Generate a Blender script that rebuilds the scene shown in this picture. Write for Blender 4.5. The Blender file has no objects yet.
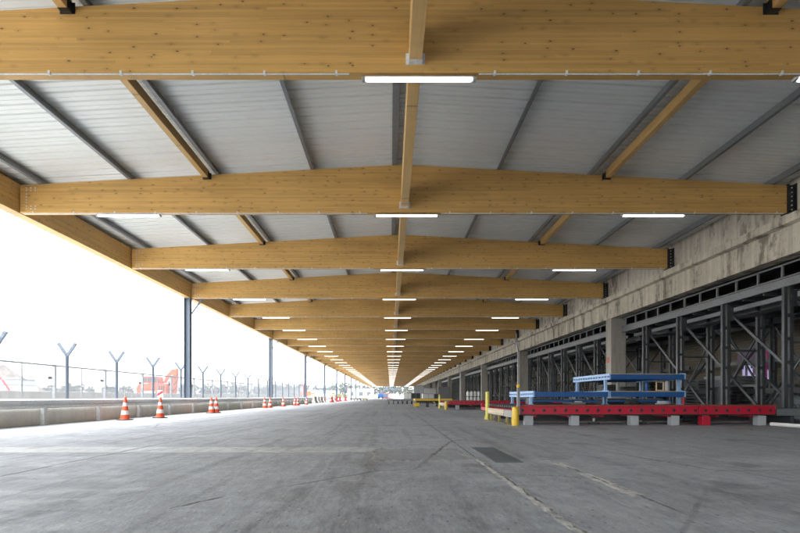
import bpy, math, random
from mathutils import Vector
R = math.radians
random.seed(7)
scene = bpy.context.scene
col = scene.collection

# ------------------------------------------------------------------ geometry helpers
class MB:
    """collects shapes, links them as one mesh object"""
    def __init__(self):
        self.v = []; self.f = []
    def poly(self, verts, faces):
        n = len(self.v)
        self.v += [tuple(p) for p in verts]
        self.f += [tuple(i + n for i in f) for f in faces]
        return self
    def box(self, x0, x1, y0, y1, z0, z1):
        return self.poly([(x0,y0,z0),(x1,y0,z0),(x1,y1,z0),(x0,y1,z0),(x0,y0,z1),(x1,y0,z1),(x1,y1,z1),(x0,y1,z1)],
                         [(0,3,2,1),(4,5,6,7),(0,1,5,4),(1,2,6,5),(2,3,7,6),(3,0,4,7)])
    def prism(self, pts, axis, a, b):
        """pts: 2D outline (counter-clockwise); axis 'y': pts are (x,z); 'x': (y,z); 'z': (x,y)"""
        def P(p, t):
            return (p[0], t, p[1]) if axis == 'y' else (t, p[0], p[1]) if axis == 'x' else (p[0], p[1], t)
        n = len(pts)
        vs = [P(p, a) for p in pts] + [P(p, b) for p in pts]
        fs = [tuple(range(n)), tuple(range(2*n-1, n-1, -1))]
        fs += [(i, n+i, n+(i+1) % n, (i+1) % n) for i in range(n)]
        if axis != 'y':
            fs = [tuple(reversed(f)) for f in fs]
        return self.poly(vs, fs)
    def tube(self, p0, p1, r, n=8, r1=None, caps=True):
        p0 = Vector(p0); p1 = Vector(p1); d = (p1 - p0).normalized()
        up = Vector((0,0,1)) if abs(d.z) < .9 else Vector((1,0,0))
        a = d.cross(up).normalized(); b = d.cross(a)
        r1 = r if r1 is None else r1
        vs = []
        for p, rr in ((p0, r), (p1, r1)):
            for k in range(n):
                t = 2*math.pi*k/n
                vs.append(p + a*math.cos(t)*rr + b*math.sin(t)*rr)
        fs = [(k, (k+1) % n, n+(k+1) % n, n+k) for k in range(n)]
        if caps:
            fs += [tuple(range(n-1, -1, -1)), tuple(range(n, 2*n))]
        return self.poly(vs, fs)
    def bar(self, p0, p1, w, h):
        """rectangular bar between two points, w across, h in the other direction"""
        p0 = Vector(p0); p1 = Vector(p1); d = (p1 - p0).normalized()
        up = Vector((0,0,1)) if abs(d.z) < .95 else Vector((0,1,0))
        a = d.cross(up).normalized()*w/2; b = d.cross(a).normalized()*h/2
        vs = [p0-a-b, p0+a-b, p0+a+b, p0-a+b, p1-a-b, p1+a-b, p1+a+b, p1-a+b]
        return self.poly(vs, [(0,3,2,1),(4,5,6,7),(0,1,5,4),(1,2,6,5),(2,3,7,6),(3,0,4,7)])
    def lathe(self, prof, n=20, c=(0,0,0)):
        vs = []
        for r, z in prof:
            for k in range(n):
                t = 2*math.pi*k/n
                vs.append((c[0]+r*math.cos(t), c[1]+r*math.sin(t), c[2]+z))
        fs = []
        for j in range(len(prof)-1):
            for k in range(n):
                fs.append((j*n+k, j*n+(k+1) % n, (j+1)*n+(k+1) % n, (j+1)*n+k))
        fs.append(tuple(range(n-1, -1, -1)))
        m = (len(prof)-1)*n
        fs.append(tuple(range(m, m+n)))
        return self.poly(vs, fs)
    def build(self, name, mat, parent=None, loc=(0,0,0), bevel=0, smooth=False):
        me = bpy.data.meshes.new(name)
        me.from_pydata(self.v, [], self.f)
        me.update()
        me.materials.append(mat)
        if smooth:
            for p in me.polygons: p.use_smooth = True
            try: me.set_sharp_from_angle(angle=R(35))
            except Exception: pass
        o = bpy.data.objects.new(name, me)
        col.objects.link(o)
        o.location = loc
        if parent: o.parent = parent
        if bevel:
            b = o.modifiers.new('bevel', 'BEVEL'); b.width = bevel; b.segments = 2; b.limit_method = 'ANGLE'
        return o

def empty(name, loc=(0,0,0), rz=0):
    o = bpy.data.objects.new(name, None); col.objects.link(o)
    o.location = loc; o.rotation_euler.z = rz; o.empty_display_size = .2
    return o
def tag(o, label, cat, group=None):
    o['label'] = label; o['category'] = cat
    if group: o['group'] = group
    return o
def thing(name, label, cat, loc=(0,0,0), rz=0, group=None):
    return tag(empty(name, loc, rz), label, cat, group)
def struct(o, kind='structure'):
    o['kind'] = kind; return o
def rep(o, locs):
    """copies of a part (sharing its mesh) under the same parent"""
    for i, p in enumerate(locs):
        c = o if i == 0 else o.copy()
        if i: col.objects.link(c)
        c.location = p
def kids(o): return [c for c in bpy.data.objects if c.parent == o]
def copy_tree(o, parent=None, tree=None):
    c = o.copy(); col.objects.link(c)
    if parent: c.parent = parent
    for ch in kids(o): copy_tree(ch, c)
    return c
ONES = 'zeroth first second third fourth fifth sixth seventh eighth ninth tenth eleventh twelfth thirteenth fourteenth fifteenth sixteenth seventeenth eighteenth nineteenth'.split()
def nth(n):
    if n < 20: return ONES[n]
    t, u = divmod(n, 10)
    tens = ['', '', 'twent', 'thirt', 'fort'][t]
    return tens + 'ieth' if u == 0 else tens + 'y-' + ONES[u]

# ------------------------------------------------------------------ material helpers
class S:
    def __init__(s, b, k): s.b = b; s.k = k
    def __add__(s, o): return s.b.math('ADD', s, o)
    __radd__ = __add__
    def __sub__(s, o): return s.b.math('SUBTRACT', s, o)
    def __rsub__(s, o): return s.b.math('SUBTRACT', o, s)
    def __mul__(s, o): return s.b.math('MULTIPLY', s, o)
    __rmul__ = __mul__
    def __truediv__(s, o): return s.b.math('DIVIDE', s, o)
    def floor(s): return s.b.math('FLOOR', s)
    def abs(s): return s.b.math('ABSOLUTE', s)
    def fract(s): return s.b.math('FRACT', s)
    def lt(s, o): return s.b.math('LESS_THAN', s, o)
    def gt(s, o): return s.b.math('GREATER_THAN', s, o)
class B:
    def __init__(s, name):
        s.m = bpy.data.materials.new(name); s.m.use_nodes = True
        s.t = s.m.node_tree; s.n = s.t.nodes
        s.p = s.n['Principled BSDF']
    def put(s, sock, v):
        if isinstance(v, S): s.t.links.new(v.k, sock)
        elif isinstance(v, bpy.types.NodeSocket): s.t.links.new(v, sock)
        else:
            if sock.type == 'RGBA' and len(v) == 3: v = (*v, 1)
            sock.default_value = v
    def math(s, op, a, b=None, c=None):
        n = s.n.new('ShaderNodeMath'); n.operation = op
        for i, x in enumerate((a, b, c)):
            if x is not None: s.put(n.inputs[i], x)
        return S(s, n.outputs[0])
    def pos(s):
        n = s.n.new('ShaderNodeNewGeometry'); return s.sep(n.outputs['Position'])
    def obj(s):
        n = s.n.new('ShaderNodeTexCoord'); return s.sep(n.outputs['Object'])
    def rnd(s):
        n = s.n.new('ShaderNodeObjectInfo'); return S(s, n.outputs['Random'])
    def sep(s, v):
        n = s.n.new('ShaderNodeSeparateXYZ'); s.put(n.inputs[0], v)
        return [S(s, o) for o in n.outputs]
    def comb(s, x, y, z=0.0):
        n = s.n.new('ShaderNodeCombineXYZ')
        for i, k in enumerate((x, y, z)): s.put(n.inputs[i], k)
        return n.outputs[0]
    def noise(s, v, scale=1., detail=4., rough=.55, dist=0.):
        n = s.n.new('ShaderNodeTexNoise')
        s.put(n.inputs['Vector'], v); n.inputs['Scale'].default_value = scale; n.inputs['Detail'].default_value = detail
        n.inputs['Roughness'].default_value = rough; n.inputs['Distortion'].default_value = dist
        return S(s, n.outputs[0])
    def white(s, v):
        n = s.n.new('ShaderNodeTexWhiteNoise'); n.noise_dimensions = '3D'; s.put(n.inputs['Vector'], v)
        return S(s, n.outputs['Value'])
    def vor(s, v, scale=1., feature='F1', dim='3D'):
        n = s.n.new('ShaderNodeTexVoronoi'); n.feature = feature; n.voronoi_dimensions = dim
        s.put(n.inputs['Vector'], v); n.inputs['Scale'].default_value = scale
        return S(s, n.outputs['Distance']), (s.sep(n.outputs['Color'])[0] if feature == 'F1' else None)
    def smooth(s, x, a, b, lo=0., hi=1.):
        n = s.n.new('ShaderNodeMapRange'); n.interpolation_type = 'SMOOTHSTEP'; n.clamp = True
        s.put(n.inputs['Value'], x)
        if a > b: a, b, lo, hi = b, a, hi, lo
        n.inputs['From Min'].default_value = a; n.inputs['From Max'].default_value = b
        n.inputs['To Min'].default_value = lo; n.inputs['To Max'].default_value = hi
        return S(s, n.outputs[0])
    def mix(s, f, a, b, mode='MIX'):
        n = s.n.new('ShaderNodeMix'); n.data_type = 'RGBA'; n.blend_type = mode
        s.put(n.inputs[0], f); s.put(n.inputs[6], a); s.put(n.inputs[7], b)
        return n.outputs[2]
    def scale(s, c, f):
        """colour times scalar"""
        n = s.n.new('ShaderNodeVectorMath'); n.operation = 'SCALE'
        if isinstance(c, tuple): n.inputs[0].default_value = c
        else: s.put(n.inputs[0], c)
        s.put(n.inputs['Scale'], f)
        return n.outputs[0]
    def bump(s, h, strength=.3, dist=.01):
        n = s.n.new('ShaderNodeBump'); n.inputs['Strength'].default_value = strength; n.inputs['Distance'].default_value = dist
        s.put(n.inputs['Height'], h); s.put(s.p.inputs['Normal'], n.outputs[0])
    def done(s, color, rough=.5, metal=0., spec=.5):
        s.put(s.p.inputs['Base Color'], color); s.put(s.p.inputs['Roughness'], rough)
        s.put(s.p.inputs['Metallic'], metal); s.p.inputs['Specular IOR Level'].default_value = spec
        return s.m

def wood_mat(name, axis, tint=(.63, .375, .118), knots=1.0, var=.22):
    b = B(name); x, y, z = b.obj(); r = b.rnd()
    u, w = (x, y) if axis == 'x' else (y, x)
    u = u + r*37.0
    lam = (z/.04 + r*9.0).floor()
    off = b.white(b.comb(lam, r*11.0, 3.0))
    board = (u/3.2 + off*5.0).floor()
    tone = b.white(b.comb(lam, board, r*5.0))
    grain = b.noise(b.comb(u*1.3, z*55.0 + tone*40.0, w*55.0), 1.0, 5.0, .6, .4)
    broad = b.noise(b.comb(u*.35, z*1.1, w + r*20.0), 1.0, 3.0)
    d, cc = b.vor(b.comb(u*2.9, z*6.2 + r*31.0, 0.0), 1.0, 'F1', '2D')
    size = b.smooth(cc, .45, 1.0, .02, .085)
    knot = b.smooth(d/(size + .001), .55, 1.05, 1.0, 0.0)*cc.gt(.45)*knots
    halo = b.smooth(d, .05, .32, 1.0, 0.0)*cc.gt(.45)*knots
    gl = ((z/.04 + r*9.0).fract() - .5).abs()
    fj = b.smooth(((u/3.2 + off*5.0).fract() - .5).abs(), .496, .4995)
    line = b.smooth(gl, .45, .5)
    k = (tone - .5)*var*1.15 + (grain - .5)*.5 + (broad - .5)*.6 + 1.0 - line*.08 - halo*.12 - fj*.08 + (r - .5)*.12
    c = b.scale(tint, k)
    warm = b.mix(b.smooth(tone, .3, 1.0)*.35, c, b.scale(c, .88), 'MIX')
    c2 = b.mix(knot*.85, warm, (.10, .045, .018))
    b.bump(grain + line*-.6 + knot*-.3, .12, .004)
    return b.done(c2, b.smooth(grain, .3, .7, .42, .6), 0., .4)

def paint(name, c, rough=.4, dirt=.25, scratch=.06, metal=0., dcol=(.09, .08, .07)):
    b = B(name); x, y, z = b.pos()
    P = b.comb(x, y, z)
    n1 = b.noise(P, 1.7, 6, .65); n2 = b.noise(P, 14, 5, .7); n3 = b.noise(b.comb(x*3, y*3, z*30), 2., 4, .7)
    m = b.smooth(n1*.6 + n2*.4, .48, .72)*dirt
    sc = b.smooth(n3*.5 + n2*.5, .62, .68)*scratch*4.0
    cc = b.mix(m, b.scale(c, .86 + n1*.28), dcol)
    cc = b.mix(sc, cc, (.22, .20, .18))
    b.bump(n2, .08, .003)
    return b.done(cc, b.smooth(n2, .3, .7, rough-.06, rough+.16), metal)

def galv(name, c=(.36, .38, .40), rough=.42, metal=.75):
    b = B(name); x, y, z = b.pos(); P = b.comb(x, y, z)
    d, cc = b.vor(P, 26.); n = b.noise(P, 1.1, 5, .6); n2 = b.noise(b.comb(x*5, y*5, z*.8), 2., 5, .65)
    k = .80 + cc*.18 + (n - .5)*.5 + (n2 - .5)*.25
    b.bump(n2, .05, .003)
    return b.done(b.scale(c, k), b.smooth(n, .3, .7, rough-.08, rough+.14), metal)

def concrete(name, c=(.34, .325, .30), boards=None, stain=.5, rough=.85, streak=.6):
    b = B(name); x, y, z = b.pos(); P = b.comb(x, y, z)
    n0 = b.noise(P, .45, 5, .6); n1 = b.noise(P, 3., 7, .65); n2 = b.noise(P, 38., 4, .6)
    st = b.noise(b.comb(x*2.6, y*2.6, z*.22), 1., 6, .7)
    st2 = b.noise(b.comb(x*1.5, y*1.5, z*.42), 1., 6, .72, .4)
    k = 1.0 + (n0 - .5)*.35 + (n1 - .5)*.5 + (n2 - .5)*.22 - b.smooth(st, .5, .72)*streak*.45
    h = n1*.4 + n2*.3
    if boards:
        bd = (y/boards).floor(); tb = b.white(b.comb(bd, 1.0, 2.0))
        ln = b.smooth(((y/boards).fract() - .5).abs(), .46, .5)
        k = k + (tb - .5)*.24 - ln*.20; h = h - ln*.8
    cc = b.mix(b.smooth(st2*.7 + n1*.3, .48, .60)*stain*.82, b.scale(c, k), b.scale((.13, .112, .085), .7 + n1*.6))
    pores, _ = b.vor(P, 22.)
    hole = b.smooth(pores, .10, .16, 1., 0.)*b.smooth(n1, .5, .6)
    cc = b.mix(hole*.5, cc, (.08, .075, .07))
    b.bump(h - hole*.6, .35, .012)
    return b.done(cc, rough, 0., .3)

def flat(name, c, rough=.6, metal=0., var=.25, scale=4.):
    b = B(name); x, y, z = b.pos(); P = b.comb(x, y, z)
    n = b.noise(P, scale, 5, .6)
    b.bump(n, .1, .006)
    return b.done(b.scale(c, 1.0 + (n - .5)*var*2.0), rough, metal)

def glow(name, c, strength):
    b = B(name)
    b.p.inputs['Emission Color'].default_value = (*c, 1); b.p.inputs['Emission Strength'].default_value = strength
    return b.done((.85, .85, .83), .35)

M = {}
M['beam'] = wood_mat('glulam_spruce_cross', 'x')
M['beam_long'] = wood_mat('glulam_spruce_long', 'y')
M['strut'] = wood_mat('planed_timber_strut', 'y', (.64, .41, .16), .7, .1)
M['galv'] = galv('galvanised_steel')
M['galv_dark'] = galv('weathered_galvanised_purlin', (.12, .135, .148), .45, .5)
M['galv_pale'] = galv('pale_galvanised_rail', (.80, .82, .83), .5, .0)
M['rack'] = galv('grey_rack_steel', (.066, .074, .084), .42, .25)
M['rack_pale'] = galv('pale_rack_steel', (.21, .225, .245), .42, .25)
M['black'] = paint('black_painted_steel', (.018, .019, .021), .45, .2)
M['column'] = paint('slate_blue_painted_steel', (.105, .14, .19), .45, .12, .02)
M['red'] = paint('red_machine_paint', (.42, .004, .028), .40, .55, .16, 0., (.10, .03, .02))
M['blue'] = paint('blue_machine_paint', (.006, .075, .26), .4, .3, .05)
M['blue_daylit'] = paint('daylit_blue_machine_paint', (.24, .40, .66), .4, .12, .04)  # paler blue carries the daylight from the open left side in its colour
M['yellow'] = paint('yellow_safety_paint', (.62, .40, .02), .45, .3, .08)
M['yellow_pale'] = paint('faded_yellow_paint', (.60, .55, .10), .5, .25, .06)
M['orange'] = paint('orange_machine_paint', (.52, .075, .022), .45, .3, .06)
M['white'] = paint('white_paint', (.74, .74, .73), .45, .15, .03)
M['grey_box'] = paint('light_grey_paint', (.34, .36, .385), .5, .3, .05)
M['grey_mid'] = paint('mid_grey_paint', (.17, .18, .19), .5, .3, .05)
M['rubber'] = flat('black_rubber', (.016, .016, .017), .75)
M['cone_orange'] = paint('orange_cone_plastic', (.76, .085, .028), .45, .3, .08)
M['cone_white'] = paint('white_reflective_sleeve', (.74, .74, .73), .35, .3, .1)
M['cone_base'] = flat('recycled_black_base', (.035, .035, .037), .8)
M['red_plastic'] = flat('red_barrier_plastic', (.58, .025, .035), .45)
M['plank'] = wood_mat('weathered_plank', 'y', (.46, .37, .26), .6, .4)
M['plank_grey'] = wood_mat('greyed_plank', 'y', (.25, .235, .22), .6, .4)
M['board_pale'] = wood_mat('pale_timber_board', 'x', (.55, .42, .24), .5, .3)
M['yellow_old'] = paint('grimy_yellow_paint', (.26, .21, .03), .55, .6, .1)
M['rust'] = paint('rusty_worn_steel', (.16, .06, .035), .6, .6, .2)
M['aluminium'] = galv('scuffed_aluminium', (.52, .53, .55), .38, .7)
M['glass'] = flat('dark_cab_glass', (.05, .06, .07), .08, 0, .1)
M['wall'] = concrete('board_marked_concrete', (.57, .52, .435), .16, 1., .85, .9)
M['pillar'] = concrete('cast_concrete_pillar', (.36, .345, .31), None, .3)
M['kerb'] = concrete('kerb_concrete', (.74, .715, .64), None, .10, .85, .25)
M['far_wall'] = concrete('old_low_wall_concrete', (.42, .41, .39), None, .3)
M['lamp'] = glow('lit_lamp_diffuser', (1., .94, .88), .55)
M['beacon'] = glow('amber_beacon_glass', (.9, .45, .02), .0)

def deck_mat():
    b = B('lacquered_trapezoid_sheet'); x, y, z = b.pos()
    n = b.noise(b.comb(x*.12, y*.5, 0.), 1., 3, .5); n2 = b.noise(b.comb(x*.5, y*2., 0.), 1., 3, .5)
    sheet = b.white(b.comb((y/1.0).floor(), (x/5.2).floor(), 0.))
    k = .96 + (n-.5)*.06 + (sheet-.5)*.05
    b.bump(n2, .12, .012)
    return b.done(b.scale((.84, .875, .86), k), b.smooth(n2, .3, .7, .28, .42), .0)
M['deck'] = deck_mat()
M['purlin'] = galv('galvanised_purlin_steel', (.27, .285, .30), .45, .35)

def brick_mat():
    b = B('old_brick_wall'); x, y, z = b.pos()
    n = b.n.new('ShaderNodeTexBrick')
    b.put(n.inputs['Vector'], b.comb(y, z, 0.))
    n.inputs['Color1'].default_value = (.15, .13, .10, 1); n.inputs['Color2'].default_value = (.118, .10, .077, 1)
    n.inputs['Mortar'].default_value = (.075, .069, .06, 1)
    n.inputs['Scale'].default_value = 1.; n.inputs['Mortar Size'].default_value = .012
    n.inputs['Brick Width'].default_value = .42; n.inputs['Row Height'].default_value = .14
    s = b.noise(b.comb(x, y, z), .8, 6, .65)
    c = b.mix(b.smooth(s, .45, .7)*.5, n.outputs[0], (.13, .115, .095))
    b.bump(b.math('SUBTRACT', 1.0, n.outputs[1]), .4, .01)
    return b.done(c, .9, 0, .2)
M['brick'] = brick_mat()

def floor_mat():
    b = B('worn_concrete_slab'); x, y, z = b.pos(); P = b.comb(x, y, 0.)
    n0 = b.noise(P, .16, 5, .6, .3); n1 = b.noise(P, .9, 7, .65, .3); n2 = b.noise(P, 6., 7, .7); n3 = b.noise(P, 55., 5, .7)
    wob = (b.noise(P, 1.6, 6, .7) - .5)*.16
    wob2 = (b.noise(P, 4.5, 6, .75) - .5)*.30
    # brushed arcs left by the float and long tyre scuffs
    arcs = b.noise(b.comb(x*.5 + y*.25 + wob*3., y*3.2 - x*.5, 0.), 1.3, 6, .7, .6)
    tyre = b.noise(b.comb(x*3.0 + wob*4., y*.07, 0.), 1., 6, .7)
    sl = b.white(b.comb(((x + 3.9)/5.03).floor(), ((y - 7.6)/6.).floor(), 5.))
    def C(n, w=.17): return b.smooth(n, .5 - w, .5 + w) - .5
    n4 = b.noise(b.comb(x*7.5 + wob*8., y*2.0 + wob2*2., 0.), 1., 6, .72)
    n5 = b.noise(b.comb(x*30., y*7., 4.), 1., 4, .75)
    sweep = b.noise(b.comb(x*.9 + y*1.9, y*.22 - x*1.6, 2.), 1., 6, .72, .5)
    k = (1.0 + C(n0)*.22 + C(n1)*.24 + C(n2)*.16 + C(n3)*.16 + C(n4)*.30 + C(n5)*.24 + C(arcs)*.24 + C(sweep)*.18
         + b.smooth(x, -2., 6., 0., .55) + (sl-.5)*.14 - b.smooth(tyre, .50, .64)*.30)  # rightward ramp puts extra light into the slab colour
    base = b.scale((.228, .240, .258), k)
    fl, fc = b.vor(b.comb(x*14., y*6., 0.), 1., 'F1', '2D')
    base = b.mix(b.smooth(fl, .16, .06)*fc.gt(.72)*.55, base, (.38, .375, .36))
    base = b.mix(b.smooth(fl, .16, .06)*fc.lt(.16)*.65, base, (.06, .06, .06))
    scr = b.noise(b.comb(x*16. + y*5., y*.55 - x*.3, 9.), 1., 5, .7)
    base = b.mix(b.smooth(scr, .62, .72)*b.smooth(n1, .42, .6)*.45, base, (.34, .34, .335))
    # grey-brown stains and pale dusty blooms
    st = b.noise(P, .5, 6, .7, 1.2)
    base = b.mix(b.smooth(st, .56, .74)*.42, base, (.12, .118, .115))
    dust = b.noise(b.comb(x + 31., y*1.6, 0.), .55, 7, .72, .8)
    base = b.mix(b.smooth(dust, .54, .74)*.40, base, (.36, .352, .335))
    pit = b.noise(P, 24., 4, .6)
    base = b.mix(b.smooth(pit, .62, .70)*.6, base, (.09, .088, .086))
    # pale transverse repair band across the left slabs
    band = b.smooth((y - 7.62 + wob*1.2).abs(), .46, .33)*b.smooth(x + wob2*2., -.1, -.35)
    bn = b.smooth(n4*.5 + n1*.5, .36, .60, .12, .80)*b.smooth(x, 0., -5., .55, 1.)
    base = b.mix(band*bn, base, b.scale((.50, .495, .48), .75 + n2*.5))
    edge = b.smooth((y - 7.16 + wob*1.2).abs(), .05, .015)*b.smooth(x, -.1, -.4)
    base = b.mix(edge*.45, base, (.12, .12, .12))
    # saw-cut joints running away from the camera
    def joint(x0, wd, lo, hi, amp=.25):
        d = (x - x0 + wob*amp).abs()
        return b.smooth(d, wd, wd*.35)*b.smooth(y, lo, lo + .3)*b.smooth(y, hi, hi - .5)
    j1 = joint(-3.92, .028, -30., 60.)*b.smooth(n1, .30, .42)
    j2 = joint(1.13, .015, 6.6, 40., .35)*b.smooth(n1, .36, .52)
    j3 = b.math('MAXIMUM', joint(6.2, .012, -30., 200.), joint(-7.4, .010, -30., 60.))
    ty = ((y - 7.62)/6.0).fract()
    jt = b.smooth((ty - .5).abs(), .4985, .5)*b.smooth(y, 9., 10.)*.7
    dark = b.math('MAXIMUM', b.math('MAXIMUM', j1, j2), b.math('MAXIMUM', j3*.7, jt))
    base = b.mix(dark*.7, base, (.05, .049, .048))
    oil, oc = b.vor(b.comb(x + wob2, y*.8 + wob2, 2.), .9, 'F1', '2D')
    base = b.mix(b.smooth(oil + (n2 - .5)*.25, .22, .08)*oc.gt(.55)*.38, base, (.08, .078, .076))
    # ragged spalled joints filled with pale mortar
    def spall(x0, wd, lo, hi, th, bt):
        cn = b.noise(b.comb(x*2.2, y*1.6, 7.), 1.4, 6, .72)
        d = (x - x0 + wob2*.36).abs() - cn*wd
        brk = b.noise(b.comb(x*.8, y*.9, 3.), 1.1, 3, .6)
        return b.smooth(d, .0, -.03)*b.smooth(y, lo, lo + .15)*b.smooth(y, hi, hi - .15)*b.smooth(cn, th, th + .05)*b.smooth(brk, bt, bt + .10)*b.smooth(n2*.5 + n4*.5, .36, .50)
    s1 = spall(1.12, .088, 1.5, 6.5, .33, .28); s2 = spall(2.02, .150, 3.6, 6.6, .37, .42)
    c1 = b.smooth((x - 1.145 + wob2*.36).abs(), .020, .006)*b.smooth(y, 6.5, 6.3)
    c2 = b.smooth((x - 2.03 + wob2*.36).abs(), .022, .006)*b.smooth(y, 6.6, 6.3)*b.smooth(n1, .35, .5)
    sp = b.math('MAXIMUM', s1, s2)
    c1 = c1*b.smooth(n4, .44, .54); c2 = c2*b.smooth(n4, .46, .56)
    base = b.mix(sp, base, b.scale((.58, .57, .545), b.smooth(n4*.5 + n2*.5, .34, .60, .42, 1.05)))
    base = b.mix(b.math('MAXIMUM', c1, c2)*.8, base, (.05, .048, .045))
    # short gouge in the near slab
    gd = ((x + 1.44 + wob2*.35 - (y - 3.82)*.55).abs())
    g = b.smooth(gd, .035, .008)*b.smooth((y - 3.80).abs(), .26, .12)*b.smooth(n2, .38, .52)
    base = b.mix(g*.9, base, (.025, .024, .023))
    # broken patch around the drain
    pd = b.math('MAXIMUM', (x - .38 + wob2*.5).abs()/.62, (y - 7.02 + wob2*.5).abs()/.72)
    ring = b.smooth((pd - 1.0).abs(), .11, .03)*b.smooth(n2, .36, .54)
    base = b.mix(ring*.75, base, b.scale((.40, .39, .36), b.smooth(n4, .38, .6, .12, 1.0)))
    base = b.mix(b.smooth(pd, 1.0, .92)*.35, base, (.15, .148, .145))
    cr, _ = b.vor(b.comb(x + wob2, y + wob2, 0.), .33, 'DISTANCE_TO_EDGE', '2D')
    hair = b.smooth(cr, .010, .002)*b.smooth(n0, .44, .56)
    base = b.mix(hair*.75, base, (.06, .058, .056))
    h = n2*.5 + n3*.25 + n4*.5 + n5*.25 + arcs*.35 - dark*1.6 + sp*.9*n2 - g*1.5 - hair*.5 + band*.2 - b.math('MAXIMUM', c1, c2)*1.2
    b.bump(h, .55, .015)
    return b.done(base, b.smooth(n1*.5 + arcs*.5, .35, .65, .50, .78), 0., .4)
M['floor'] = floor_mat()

def apron_mat():
    b = B('apron_concrete'); x, y, z = b.pos(); P = b.comb(x, y, 0.)
    n = b.noise(P, .25, 6, .6); n2 = b.noise(P, 5., 6, .65)
    return b.done(b.scale((.56, .555, .54), .8 + n*.25 + n2*.18), .85, 0, .3)
M['apron'] = apron_mat()
def grass_mat():
    b = B('dry_airfield_grass'); x, y, z = b.pos(); P = b.comb(x, y, 0.)
    n = b.noise(P, .02, 5, .6); n2 = b.noise(P, .8, 6, .65)
    c = b.mix(b.smooth(n, .4, .62), (.085, .105, .03), (.15, .14, .055))
    return b.done(b.scale(c, .7 + n2*.6), .95, 0, .1)
M['grass'] = grass_mat()
def leaf_mat(name, c):
    b = B(name); x, y, z = b.pos(); P = b.comb(x, y, z)
    n = b.noise(P, .12, 4, .6); n2 = b.noise(P, 1.5, 4, .6)
    return b.done(b.scale(c, .5 + n*.6 + n2*.5), .8, 0, .2)
M['leaf'] = leaf_mat('distant_tree_leaves', (.028, .046, .028))
def heap_mat():
    b = B('grey_rubble'); x, y, z = b.pos(); P = b.comb(x, y, z)
    d, c = b.vor(P, 3.2); n = b.noise(P, 1.2, 6, .7)
    b.bump(d, .8, .2)
    return b.done(b.scale((.25, .225, .21), .55 + c*.5 + n*.4), .95, 0, .2)
M['heap'] = heap_mat()
def strip_mat(name, c, tr):
    b = B(name)
    t = b.n.new('ShaderNodeBsdfTranslucent'); t.inputs[0].default_value = (*c, 1)
    mx = b.n.new('ShaderNodeMixShader'); mx.inputs[0].default_value = tr
    x, y, z = b.pos(); n = b.noise(b.comb(x, y*9., z*.8), 1., 4, .6)
    b.done(b.scale(c, .7 + n*.6), .35)
    out = b.n['Material Output']
    b.t.links.new(b.p.outputs[0], mx.inputs[1]); b.t.links.new(t.outputs[0], mx.inputs[2]); b.t.links.new(mx.outputs[0], out.inputs[0])
    return b.m
M['strip_violet'] = strip_mat('violet_strip_plastic', (.10, .035, .14), .14)
M['strip_magenta'] = strip_mat('magenta_strip_plastic', (.38, .03, .20), .16)
M['strip_dimmer'] = strip_mat('daylight_dimming_plastic', (.55, .53, .68), .6)

# ------------------------------------------------------------------ setting: ground
CH = .8                       # camera height
def sheet(name, x0, x1, y0, y1, z, m):
    return struct(MB().poly([(x0,y0,z),(x1,y0,z),(x1,y1,z),(x0,y1,z)], [(0,1,2,3)]).build(name, M[m]))
sheet('ground', -760, 420, -200, 1000, -.02, 'grass')
sheet('apron', -110, 40, -60, 420, -.008, 'apron')
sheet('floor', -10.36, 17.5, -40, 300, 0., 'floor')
# low grass bank beyond the airfield
mb = MB()
pts = [(240, -.1), (262, 1.5), (280, 2.6), (420, 3.0), (520, 3.2), (560, -.1)]
mb.prism([(a, z) for a, z in pts], 'x', -700, -30)
struct(mb.build('hills', M['grass']))

# ------------------------------------------------------------------ canopy
NB = 40; D = 5.967; Y0 = 7.956; ZB = 5.9; XR = .37; XL0, XR0 = -10.24, 10.97
HE, HR = .76, 1.33; SL = (HR - HE)/10.6
BT = .20
def ztop(x): return ZB + HR - SL*abs(x - XR)
YA, YB = Y0 - 5*D, Y0 + (NB - 1)*D + 1.2
canopy = thing('timber_canopy', 'long timber canopy roof of glulam beams and ribbed metal sheet on slate steel columns', 'canopy')

ch = .012
def beam_mb():
    m = MB()
    yl, yh = -BT/2, BT/2
    # cross-section with chamfered lower arrises, swept along three stations
    st = [(XL0, ztop(XL0)), (XR, ztop(XR)), (XR0, ztop(XR0))]
    vs = []
    for x, zt in st:
        vs += [(x, yl + ch, ZB), (x, yh - ch, ZB), (x, yh, ZB + ch), (x, yh, zt - ch), (x, yh - ch, zt), (x, yl + ch, zt), (x, yl, zt - ch), (x, yl, ZB + ch)]
    fs = []
    for i in (0, 1):
        for k in range(8):
            a = i*8 + k; c = i*8 + (k+1) % 8
            fs.append((a, c, c + 8, a + 8))
    fs.append(tuple(range(7, -1, -1))); fs.append(tuple(range(16, 24)))
    return m.poly(vs, fs)
beam0 = beam_mb().build('glulam_beam', M['beam'], canopy)
BOLT = []
for dx in (.18, .30, .42):
    for dz in (.10, .17): BOLT += [(XL0 + dx, ZB + dz), (XL0 + dx, ZB + HE - dz + .02)]
BOLT += [(XL0 + .18, ZB + dz) for dz in (.27, .35, .43, .51)]
br = MB()
br.box(XR0 - .012, XR0 + .03, -.13, .13, ZB - .02, ZB + HE + .02)
br.box(XR0 + .03, 11.2, -.10, -.07, ZB + .06, ZB + HE); br.box(XR0 + .03, 11.2, .07, .10, ZB + .06, ZB + HE)
br.box(11.17, 11.199, -.16, .16, ZB - .015, ZB + HE + .03)
br.build('steel_bracket', M['black'], beam0)
cd = MB()
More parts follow.
